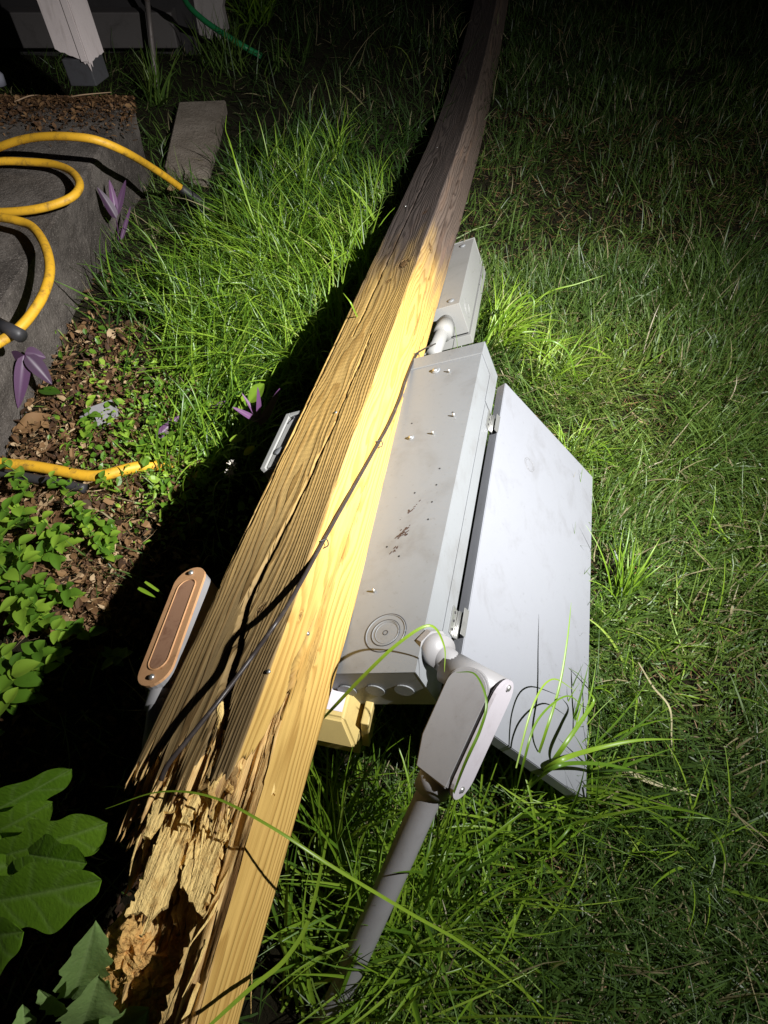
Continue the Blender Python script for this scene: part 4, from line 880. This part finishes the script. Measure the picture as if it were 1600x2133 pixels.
tuft(1440, 1780, 40, .22, .0036, 1, .8, .7, 'loose grass tuft in the lawn at the lower right', base_r=.04)

def ribbon(bm, pts, w_, n=8, tint=None):
    P = smooth_path(pts, n); m = len(P); prev = None; tl = bm.verts.layers.float.get('tint') or bm.verts.layers.float.new('tint')
    tv = rng.uniform(.3, .95) if tint is None else tint
    for i, p in enumerate(P):
        tg = (P[min(i + 1, m - 1)] - P[max(i - 1, 0)]).normalized(); s = i / (m - 1); sd = tg.cross((CP - p).normalized() + Vector((.3, 0, .2))).normalized()
        ww = w_ * min(1, .6 + 2 * s) * (1 - s ** 3) / 2 + .0002; dn_ = sd.cross(tg).normalized() * ww * .4
        row = [bm.verts.new(p - sd * ww + dn_), bm.verts.new(p), bm.verts.new(p + sd * ww + dn_)]
        for q in row: q[tl] = tv
        if prev: bm.faces.new((prev[0], prev[1], row[1], row[0])); bm.faces.new((prev[1], prev[2], row[2], row[1]))
        prev = row
def hero(label, lst, mat=M_tuft, name='long_grass', cat='long grass', group='single long grass blades'):
    bm = bmesh.new(); bm.verts.layers.float.new('tint')
    for pts, w_ in lst: ribbon(bm, [on_door(p[0], p[1], p[3]) if len(p) == 4 else at(*p) for p in pts], w_, tint=.97 if mat is M_litter else None)
    me = bpy.data.meshes.new(name); bm.to_mesh(me); bm.free(); me.polygons.foreach_set('use_smooth', [True] * len(me.polygons))
    o = bpy.data.objects.new(name, me); link(o); me.materials.append(mat); tag(o, label, cat, group); return o
hero('long straight blade crossing the post splinters and running down right to the bottom', [([(1160, 2125, .02), (1000, 1990, .28), (850, 1900, .42), (700, 1810, .50), (560, 1720, .53), (440, 1660, .52), (330, 1650, .50), (220, 1685, .47)], .0030)])
hero('thick blade sweeping over the wooden strip at the very bottom', [([(690, 1700, .10), (650, 1890, .3), (600, 1990, .40), (520, 2060, .48), (440, 2133, .54), (390, 2180, .58)], .0045)])
hero('blade arching from the yellowish box up to the cabinet corner', [([(640, 1530, .22), (690, 1478, .36), (760, 1405, .44), (830, 1340, .48), (895, 1303, .49), (925, 1345, .46), (926, 1400, .44)], .0042)])
hero('blade bent around the side of the oval elbow', [([(905, 1760, .16), (960, 1610, .42), (1000, 1520, .47), (1013, 1460, .485), (990, 1405, .485), (950, 1400, .475)], .0034)])
hero('pale fallen straw blade on the lawn right of the door', [([(1305, 1607, .05), (1360, 1630, .055), (1455, 1660, .05)], .0085)], M_straw)
hero('broad pale blade arching right from the lower door corner', [([(1080, 1680, .02), (1110, 1625, .12), (1165, 1585, 0, .040), (1240, 1560, .17), (1330, 1542, .16), (1425, 1540, .13)], .0080), ([(1085, 1660, .03), (1150, 1600, 0, .03), (1230, 1590, .16), (1300, 1600, .12), (1362, 1618, .08)], .006), ([(1070, 1670, .03), (1090, 1590, 0, .02), (1120, 1500, 0, .05), (1180, 1450, 0, .06), (1222, 1480, 0, .05)], .0035), ([(1075, 1600, 0, .02), (1110, 1470, 0, .05), (1150, 1415, 0, .06), (1200, 1440, 0, .04)], .0028)])
hero('slim upright blade in front of the lower right of the open door', [([(1090, 1680, .02), (1108, 1610, .12), (1135, 1530, 0, .030), (1165, 1430, 0, .055), (1182, 1330, 0, .075), (1190, 1255, 0, .085)], .0045)])
hero('hooked broad blade at the lower right corner of the open door', [([(1110, 1670, .02), (1135, 1610, .12), (1170, 1560, 0, .030), (1215, 1495, 0, .055), (1237, 1460, 0, .065), (1224, 1438, 0, .065)], .0075)])
hero('tall pale stem with seed tip standing left of the post', [([(582, 590, .0), (560, 540, .10), (530, 460, .20), (500, 370, .30), (480, 300, .36), (470, 270, .38), (472, 240, .40)], .0045)])
hero('arching blade over the lawn at the right of the cabinet corner', [([(1000, 720, .08), (1060, 645, .2), (1095, 617, .24), (1112, 625, .24), (1110, 665, .2)], .0055)])
hero('long hooped blade beyond the upper edge of the door', [([(1010, 735, .06), (1080, 715, .18), (1140, 708, .22), (1180, 730, .20), (1197, 775, .14), (1195, 800, .1)], .0045)])
hero('thin straight blade pointing right across the lawn above the cabinet', [([(1080, 655, .03), (1140, 610, .12), (1200, 592, .15), (1262, 572, .17)], .0042)])
hero('two clipped blade ends floating pale in the dark left of the post', [([(288, 1225, .24), (325, 1245, .24)], .0065), ([(302, 1212, .24), (343, 1240, .24)], .005)])
hero('jointed straw stalk in the lawn right of the door bottom', [([(1330, 1380, .05), (1360, 1430, .09), (1395, 1475, .1), (1399, 1540, .06), (1400, 1600, .03)], .0032)], M_straw)
hero('curly pale tendril of grass under the yellowish box', [([(700, 1500, .25), (722, 1530, .22), (728, 1560, .2), (705, 1600, .16), (690, 1622, .14)], .0018), ([(728, 1540, .22), (750, 1542, .2), (760, 1560, .2), (748, 1562, .2), (775, 1580, .16)], .0014)])
hero('slim green blade crossing the lower left side of the post', [([(700, 760, .1), (745, 690, .30), (735, 640, .40), (715, 610, .42)], .0045)])

# ------------------------------------------------------------------ leaf litter
def litter(name, n, fx, z0, size, label, tintr=(0, 1), mat=M_litter, cat='leaf litter', flat=.5, green=False, lz=.03):
    P = np.array([fx() for _ in range(n)]); x, y = P[:, 0], P[:, 1]; z = (ground_h(x, y) if z0 is None else z0) + rng.random(n) * lz
    L = size[0] + (size[1] - size[0]) * rng.random(n) ** 2.2; Wd = L * rng.uniform(.25, .7, n); az = rng.uniform(0, 6.28, n); t1 = rng.normal(0, flat, n); t2 = rng.normal(0, flat, n)
    ax = np.stack([np.cos(az) * np.cos(t1), np.sin(az) * np.cos(t1), np.sin(t1)], 1); bx = np.stack([-np.sin(az) * np.cos(t2), np.cos(az) * np.cos(t2), np.sin(t2)], 1); nr = np.cross(ax, bx)
    cu = rng.normal(0, .22, n)
    C = np.stack([x, y, z], 1); pts = []
    for s, w_ in ((-.5, 0), (-.2, .45), (.15, .5), (.5, 0)):
        for q in (-1, 1): pts.append(C + ax * (s * L)[:, None] + bx * (q * w_ * Wd)[:, None] + nr * ((cu * (s * s * 4) + abs(q * w_) * .25) * L * .5)[:, None])
    mid = [C + ax * (s * L)[:, None] + nr * (cu * s * s * 2 * L)[:, None] for s in (-.2, .15)]
    V = np.stack(pts + mid, 1); b = np.arange(n)[:, None] * 10
    F = np.concatenate([b + np.array([f]) for f in ((0, 2, 8, 0), (0, 8, 3, 0), (2, 4, 9, 8), (8, 9, 5, 3), (4, 6, 9, 4), (9, 6, 5, 9))])
    Fq = np.concatenate([b + np.array([f]) for f in ((2, 4, 9, 8), (8, 9, 5, 3), (0, 2, 8, 3), (4, 6, 5, 9))])
    return tag(np_mesh(name, V.reshape(-1, 3), Fq, mat, {'tint': np.repeat(rng.uniform(*tintr, n), 10)}, False), label, cat, None, 'stuff')
def fx_bed():
    while True:
        px, py = random.uniform(-60, 420), random.uniform(560, 1330); p = at(px, py)
        if not in_step(np.array([p.x]), np.array([p.y]))[0] and (px < 300 or random.random() < .3) and (py > 690 or random.random() < .15): return p.x, p.y
litter('leaf_litter', 9000, fx_bed, None, (.004, .036), 'brown dead leaf litter on the bed between the step and the post')
def fx_step():
    p = at(random.uniform(-40, 285), random.gauss(205, 32), SLZ); return p.x, min(p.y, SLY1 - .02)
litter('leaf_debris', 5200, fx_step, SLZ + .002, (.004, .028), 'brown leaf debris piled on the step in front of the white column', (0, .8), lz=.02)
def straws(name, n, fx, zoff, label, Lr=(.015, .07)):
    P = np.array([fx() for _ in range(n)]); z = (ground_h(P[:, 0], P[:, 1]) if zoff is None else zoff) + rng.random(n) * .02 + .004
    return blades(name, np.stack([P[:, 0], P[:, 1], z], 1), rng.uniform(0, 6.28, n), rng.uniform(*Lr, n), rng.normal(1.5, .12, n), rng.normal(0, .25, n), rng.uniform(.0008, .0022, n), 3, M_litter, rng.uniform(.5, 1, n) ** .6, label=label, cat='straw', kind='stuff')
straws('straw_litter', 1500, fx_bed, None, 'thin dry straws scattered over the leaf litter')
def fx_under():
    p = at(random.uniform(-100, 500), random.uniform(1300, 2133)); return p.x, p.y
litter('bed_litter', 1500, fx_under, None, (.008, .03), 'dim dead leaves in the shadow left of the broken post end', (0, .5))
def fx_far():
    p = at(1150 + random.gauss(0, 18), 88 + random.gauss(0, 12)); return p.x, p.y
o = litter('dry_leaves', 26, fx_far, .03, (.03, .09), 'small heap of tan dry leaves in the dark at the top right of the lawn', (.8, 1), lz=.06); 
def fx_clover():
    while True:
        px, py = random.gauss(350, 110), random.gauss(900, 120)
        if 120 < px < 560 and 700 < py < 1150: p = at(px, py); return p.x, p.y
litter('ground_cover', 3000, fx_clover, None, (.006, .030), 'tiny bright green clover like leaves spreading over the litter left of the post', (.25, 1), M_weed, 'ground cover', .5, lz=.06)

# ------------------------------------------------------------------ leafy plants
def leaf_verts(base, dirv, nrm, L, Wd, curl, n=10, m=4, wave=0, shape=1.0, seed=0, lobes=0, tip=1.6, rnd=False):
    rs_ = random.Random(seed); dirv = dirv.normalized(); sd = dirv.cross(nrm).normalized(); nr = sd.cross(dirv).normalized(); V = []; F = []; vein = []
    ph = rs_.uniform(0, 6)
    for i in range(n + 1):
        s = i / n; c = base + dirv * (L * s) - nr * (curl * L * s * s)
        wd = Wd / 2 * (math.sin(math.pi * min(1, s ** shape)) ** .75 if s < 1 else 0) + .0008
        if rnd: wd = Wd / 2 * ((s / .62) ** .8 * (1.25 - .25 * s / .62) if s < .62 else math.sqrt(max(0, 1 - ((s - .62) / .38) ** 2))) + .0006
        if lobes: wd *= 1 + .16 * math.sin(lobes * s * 6.28 + ph)
        for j in range(-m, m + 1):
            q = j / m; V.append(c + sd * q * wd + nr * (abs(q) * wd * .35 + wave * math.sin(s * 9 + q * 2 + ph) * abs(q) * Wd * .12))
            side_v = abs(((s * 6 - abs(q) * 1.0) % 1) - .5) ; vein.append(max(max(0, 1 - abs(q) * 9), max(0, 1 - side_v / .14) * .55 * (s > .06)))
    k = 2 * m + 1
    for i in range(n):
        for j in range(2 * m): F.append((i * k + j, i * k + j + 1, (i + 1) * k + j + 1, (i + 1) * k + j))
    return V, F, vein
def leaf(parent, base, dirv, nrm, L, Wd, curl, mat, tint, name='leaf', **kw):
    V, F, vein = leaf_verts(base, dirv, nrm, L, Wd, curl, **kw); o = mesh_obj(name, V, F, mat, parent, True)
    for an, val in (('tint', [tint] * len(V)), ('vein', vein)): t = o.data.attributes.new(an, 'FLOAT', 'POINT'); t.data.foreach_set('value', [float(x) for x in val])
    return o
def leaf_px(parent, a, b, Wd, mat, tint, nrm=Vector((.25, -.2, .9)), curl=.15, **kw):
    A, B = at(*a), at(*b); dv = B - A; return leaf(parent, A, dv + nrm * (curl * dv.length * .9), nrm, dv.length, Wd, curl, mat, tint, **kw)
def stem(parent, pts, r, mat, name='stem'):
    bm = bmesh.new(); tl = bm.verts.layers.float.new('tint'); tube_bm(bm, smooth_path([Vector(p) for p in pts], 4), lambda s: r * (1 - .5 * s), 7)
    for q in bm.verts: q[tl] = .5
    return bm_obj(name, bm, mat, parent, True)
bp = thing('broadleaf_plant', at(-40, 1780, .0), 'large dark green broad leaved plant cut by the left edge near the bottom', 'plant')
for (a, b, Wd, tn, nr_, cu) in (((-120, 1740, 0.310), (132, 1622, 0.450), .042, .4, (.6, -.35, .7), .1), ((-70, 1760, 0.310), (92, 1690, 0.420), .046, .9, (.65, -.2, .7), .1), ((-30, 1790, 0.330), (198, 1735, 0.450), .060, 1.0, (.6, -.3, .75), .12),
                                 ((10, 1770, 0.340), (160, 1800, 0.440), .042, .6, (.45, -.3, .85), .1), ((-110, 1890, 0.310), (186, 1850, 0.450), .068, .7, (.5, -.35, .8), .1), ((-90, 1940, 0.310), (14, 1960, 0.420), .075, .6, (.1, -.5, .8), .2), ((-140, 1830, 0.290), (30, 1800, 0.360), .09, .8, (.2, -.2, .9), .1)):
    leaf_px(bp, a, b, Wd, M_big, tn, Vector(nr_), cu, n=64, m=14, wave=.10, rnd=True, lobes=3.2, seed=int(b[0] + b[1]))
stem(bp, [at(-40, 1780, 0), at(-50, 1770, .12), at(-60, 1765, .31)], .006, M_weed)
bp2 = thing('broadleaf_plant', at(170, 2120, .0), 'pale grey green seedling with pointed leaves at the bottom left below the dark plant', 'plant')
for (a, b, Wd, tn, nr_) in (((150, 2080, 0.340), (198, 1935, 0.480), .045, .6, (.5, -.6, .6)), ((165, 2150, 0.340), (205, 2045, 0.460), .05, .9, (.4, -.6, .7)), ((150, 2110, 0.340), (80, 2072, 0.410), .022, .9, (0, -.5, .8)), ((175, 2110, 0.340), (222, 2055, 0.420), .025, .5, (.3, -.5, .8)), ((60, 2200, 0.340), (48, 2095, 0.380), .025, .4, (.3, -.5, .8))):
    leaf_px(bp2, a, b, Wd, M_pale, tn, Vector(nr_), .12, n=20, m=5, wave=.3, shape=1.0, lobes=5, seed=int(b[0]))
stem(bp2, [at(170, 2130, 0), at(165, 2130, .14), at(160, 2110, .35)], .005, M_weed)
bp3 = thing('broadleaf_plant', at(250, 2180, .0), 'single rounded green leaf plant at the bottom edge beside the rotten stump', 'plant')
leaf_px(bp3, (215, 2185, 0.340), (306, 2108, 0.400), .055, M_pale, .3, Vector((.2, -.4, .9)), .1, n=20, m=5, wave=.6, shape=.75, lobes=4); stem(bp3, [at(250, 2190, 0), at(230, 2190, .12), at(215, 2185, .35)], .004, M_weed)
# leafy weeds along the left edge
WG = 'leafy weeds left of the post'
def weed(px, py, h, nl, ll, label, az=None, mat=M_weed, tr=(.3, 1)):
    c = at(px, py, 0); root = thing('leafy_weed', c, label, 'weed', WG); lean = Vector((random.uniform(-.2, .25), random.uniform(-.35, .1), 1)).normalized()
    for s_ in range(max(2, nl // 9)):
        off = Vector((random.gauss(0, .03), random.gauss(0, .03), 0)); ln_ = (lean + Vector((random.gauss(0, .3), random.gauss(0, .3), 0))).normalized(); hh = h * random.uniform(.7, 1.1)
        stem(root, [c + off, c + off + ln_ * hh * .5 + Vector((0, 0, .01)), c + off + ln_ * hh], .0022, mat)
        for k in range(9):
            s = .25 + .75 * k / 8; p = c + off + ln_ * hh * s; a = k * 2.4 + random.random(); dv = Vector((math.cos(a), math.sin(a), random.uniform(.1, .7)))
            leaf(root, p, dv, Vector((0, 0, 1)) + dv * -.2, ll * random.uniform(.6, 1.15) * (1.1 - .4 * s), ll * random.uniform(.38, .55), .25, mat, random.uniform(*tr), n=6, m=2, shape=.8, seed=k + s_)
for (px, py, h, nl, ll, lab) in ((40, 1110, .13, 30, .045, 'leafy weed at the left edge just below the straight hoses'), (120, 1190, .15, 36, .045, 'dense leafy weed second below the hoses, near the middle of the weed bank'),
        (190, 1230, .12, 24, .040, 'leafy weed on the right rim of the weed bank beside the dark shadow'), (60, 1290, .16, 36, .050, 'leafy weed low in the weed bank at the left edge'), (150, 1330, .13, 27, .045, 'leafy weed at the lower right end of the weed bank'),
        (30, 1420, .17, 27, .060, 'larger toothed leaf weed above the broad leaved plant'), (230, 1130, .10, 18, .034, 'small leafy weed among the pale cut stems below the hose end'), (100, 1060, .11, 27, .032, 'fine leaved weed topmost of the weed bank, below the black hose piece'), (165, 1110, .12, 27, .030, 'fine leaved weed behind the dense weed of the bank'), (10, 1210, .15, 36, .038, 'weed cut by the left edge, halfway down the weed bank'), (90, 1380, .14, 27, .045, 'weed near the dark end of the weed bank'), (215, 1330, .10, 18, .036, 'isolated lit weed reaching into the shadow near the rusty cover'), (240, 1200, .10, 18, .030, 'small weed on the shadow edge right of the weed bank'), (330, 1010, .08, 18, .028, 'tiny weed right of the hose end on the shadow edge'), (300, 930, .09, 18, .030, 'tiny weed above the hose end in the ground cover'), (400, 880, .08, 18, .030, 'bright tiny weed left of the purple plant'), (10, 1530, .12, 18, .050, 'round leaved weed at the left edge at the bottom of the weed bank'),
        (215, 900, .11, 18, .040, 'upright leafy weed growing just above the straight yellow hose'), (250, 1000, .09, 18, .035, 'small leafy weed covering the end of the straight yellow hose'), (520, 870, .10, 18, .040, 'bright green weed right beside the purple plant near the framed box'), (640, 640, .06, 9, .05, 'low wide leaved weed amid the bright long grass'), (490, 470, .05, 9, .045, 'small dim weed near the paver in the rough grass')):
    weed(px, py, h, nl, ll, lab)
# purple leaved plants
PG_ = 'purple leaved plants'
def purple(px, py, lab, lv, tr=(.2, 1)):
    root = thing('purple_plant', at(px, py, 0), lab, 'plant', PG_); b0p = at(px, py, 0); tops = []
    for (a, b, Wd) in lv: leaf_px(root, a, b, Wd, M_purple, random.uniform(*tr), Vector((.5, -.5, .6)), .10, n=12, m=3, shape=.62, seed=int(b[0]))
    stem(root, [b0p, b0p.lerp(at(*lv[0][0]), .6) + Vector((.004, 0, 0)), at(*lv[0][0])], .003, M_purple)
purple(246, 530, 'tall purple plant standing at the foot of the concrete step', [((242, 455, .13), (203, 390, .22), .030), ((240, 440, .14), (228, 375, .22), .022), ((241, 450, .13), (262, 375, .20), .020), ((252, 500, .05), (272, 430, .12), .012)])
purple(162, 520, 'thin dark silhouetted purple plant against the side of the step', [((160, 490, .10), (164, 415, .20), .012), ((162, 500, .09), (128, 440, .16), .010), ((164, 425, .19), (150, 416, .21), .012)], (0, .1))
purple(545, 890, 'vivid purple plant right beside the grey framed box', [((540, 884, .14), (583, 812, .23), .020), ((538, 878, .14), (485, 848, .19), .013), ((538, 872, .15), (538, 808, .23), .012), ((545, 886, .13), (505, 820, .20), .009)], (.8, 1))
purple(335, 915, 'fallen purple plant sprig lying in the bright ground cover', [((325, 912, .04), (374, 866, .06), .022), ((440, 850, .05), (475, 835, .06), .012)], (.7, 1))
purple(50, 800, 'drooping greyish purple plant by the lower corner of the step', [((50, 740, .16), (38, 850, .06), .035), ((55, 740, .16), (108, 800, .09), .040), ((50, 740, .16), (10, 762, .12), .04), ((52, 735, .16), (95, 745, .14), .035)], (.2, .6))
# separate leaves
def one_leaf(name, a, b, Wd, mat, tint, lab, cat='leaf', **kw):
    A, B = at(*a), at(*b); V, F, vein = leaf_verts(A, B - A, Vector((.2, -.2, .9)), (B - A).length, Wd, -.05, n=14, m=4, **kw); o = mesh_obj(name, V, F, mat, None, True)
    for an, val in (('tint', [tint] * len(V)), ('vein', vein)): t = o.data.attributes.new(an, 'FLOAT', 'POINT'); t.data.foreach_set('value', [float(x) for x in val])
    tag(o, lab, cat)
one_leaf('dead_leaf', (28, 902, .03), (108, 866, .04), .050, M_litter, .75, 'large tan dead leaf on the litter above the straight yellow hose', wave=.6)
one_leaf('dead_leaf', (372, 380, .02), (350, 405, .04), .03, M_litter, .92, 'small tan dead leaf beside the hose coupling', wave=.3)
one_leaf('yellow_leaf', (508, 948, .25), (531, 930, .26), .014, M_yell, .5, 'small bright yellow leaf in the dark left of the framed box')
one_leaf('green_leaf', (478, 918, .13), (512, 912, .14), .020, M_weed, 1.0, 'lime green leaf right below the vivid purple plant')
one_leaf('green_leaf', (520, 838, .15), (552, 800, .19), .035, M_weed, .8, 'broad lime leaf standing behind the vivid purple plant')
one_leaf('green_leaf', (80, 812, .04), (128, 822, .05), .030, M_weed, .2, 'dull green leaf lying below the drooping purple plant')
bm = bmesh.new(); fl = [at(165, 868, .04), at(182, 850, .05), at(232, 832, .05), at(246, 852, .04), at(238, 872, .03), at(205, 888, .03), at(186, 872, .04)]; prism_bm(bm, fl, Vector((.002, 0, -.012)))
tag(bm_obj('flat_stone', bm, mat_paint('grey_stone', (.20, .19, .20), (.10, .09, .09), .6, .6, 0, 40)), 'flat grey broken stone shard on the leaf litter above the straight yellow hose', 'stone')
# dandelion-like fluff
df = thing('seed_head', at(482, 982, .05), 'fluffy white seed head lying in the shadow left of the post', 'seed head'); bm = bmesh.new()
for cx0, cy0 in ((484, 968), (480, 985)):
    c = at(cx0, cy0, .25)
    for k in range(46):
        dv = Vector((random.gauss(0, 1), random.gauss(0, 1), random.gauss(.3, .8))).normalized(); tube_bm(bm, [c, c + dv * random.uniform(.005, .013)], lambda s: .0007 * (1 - .5 * s), 4)
bm_obj('fluff', bm, mat_paint('seed_fluff', (.75, .70, .62), (.5, .45, .4), .3, .7), df)
bm = bmesh.new(); tube_bm(bm, smooth_path([at(478, 990, .24), at(450, 1010, .20), at(445, 1060, .03), at(465, 1160, .0)], 5), .0012, 5); bm_obj('stalk', bm, M_pale, df)
bm = bmesh.new(); pts = [at(1228, 82, .03), at(1232, 70, .08), at(1245, 64, .09), at(1258, 68, .07), at(1252, 78, .05), at(1240, 74, .06)]; prism_bm(bm, pts, Vector((.004, .012, -.004)))
tag(bm_obj('paper_scrap', bm, M_label), 'small pale scrap of paper in the dark at the top right', 'scrap')
# twigs
def twig(pts, r, lab):
    bm = bmesh.new(); tube_bm(bm, smooth_path([at(*p) for p in pts], 4), lambda s: r * (1 - .5 * s), 6)
    tag(bm_obj('twig', bm, mat_paint('twig_bark', (.30, .20, .12), (.12, .07, .04), .5, .7), None, True), lab, 'twig', 'twigs on litter and step')
twig([(145, 202, SLZ + .02), (175, 197, SLZ + .03), (232, 192, SLZ + .02)], .003, 'pale twig on the step debris right below the white column')
twig([(30, 212, SLZ + .02), (60, 200, SLZ + .03), (80, 198, SLZ + .02)], .003, 'pale twig on the step debris near the left edge')
twig([(80, 1035, .02), (95, 1025, .03), (118, 1018, .02)], .0022, 'pale twig below the black hose piece')
bpy.context.view_layer.update()
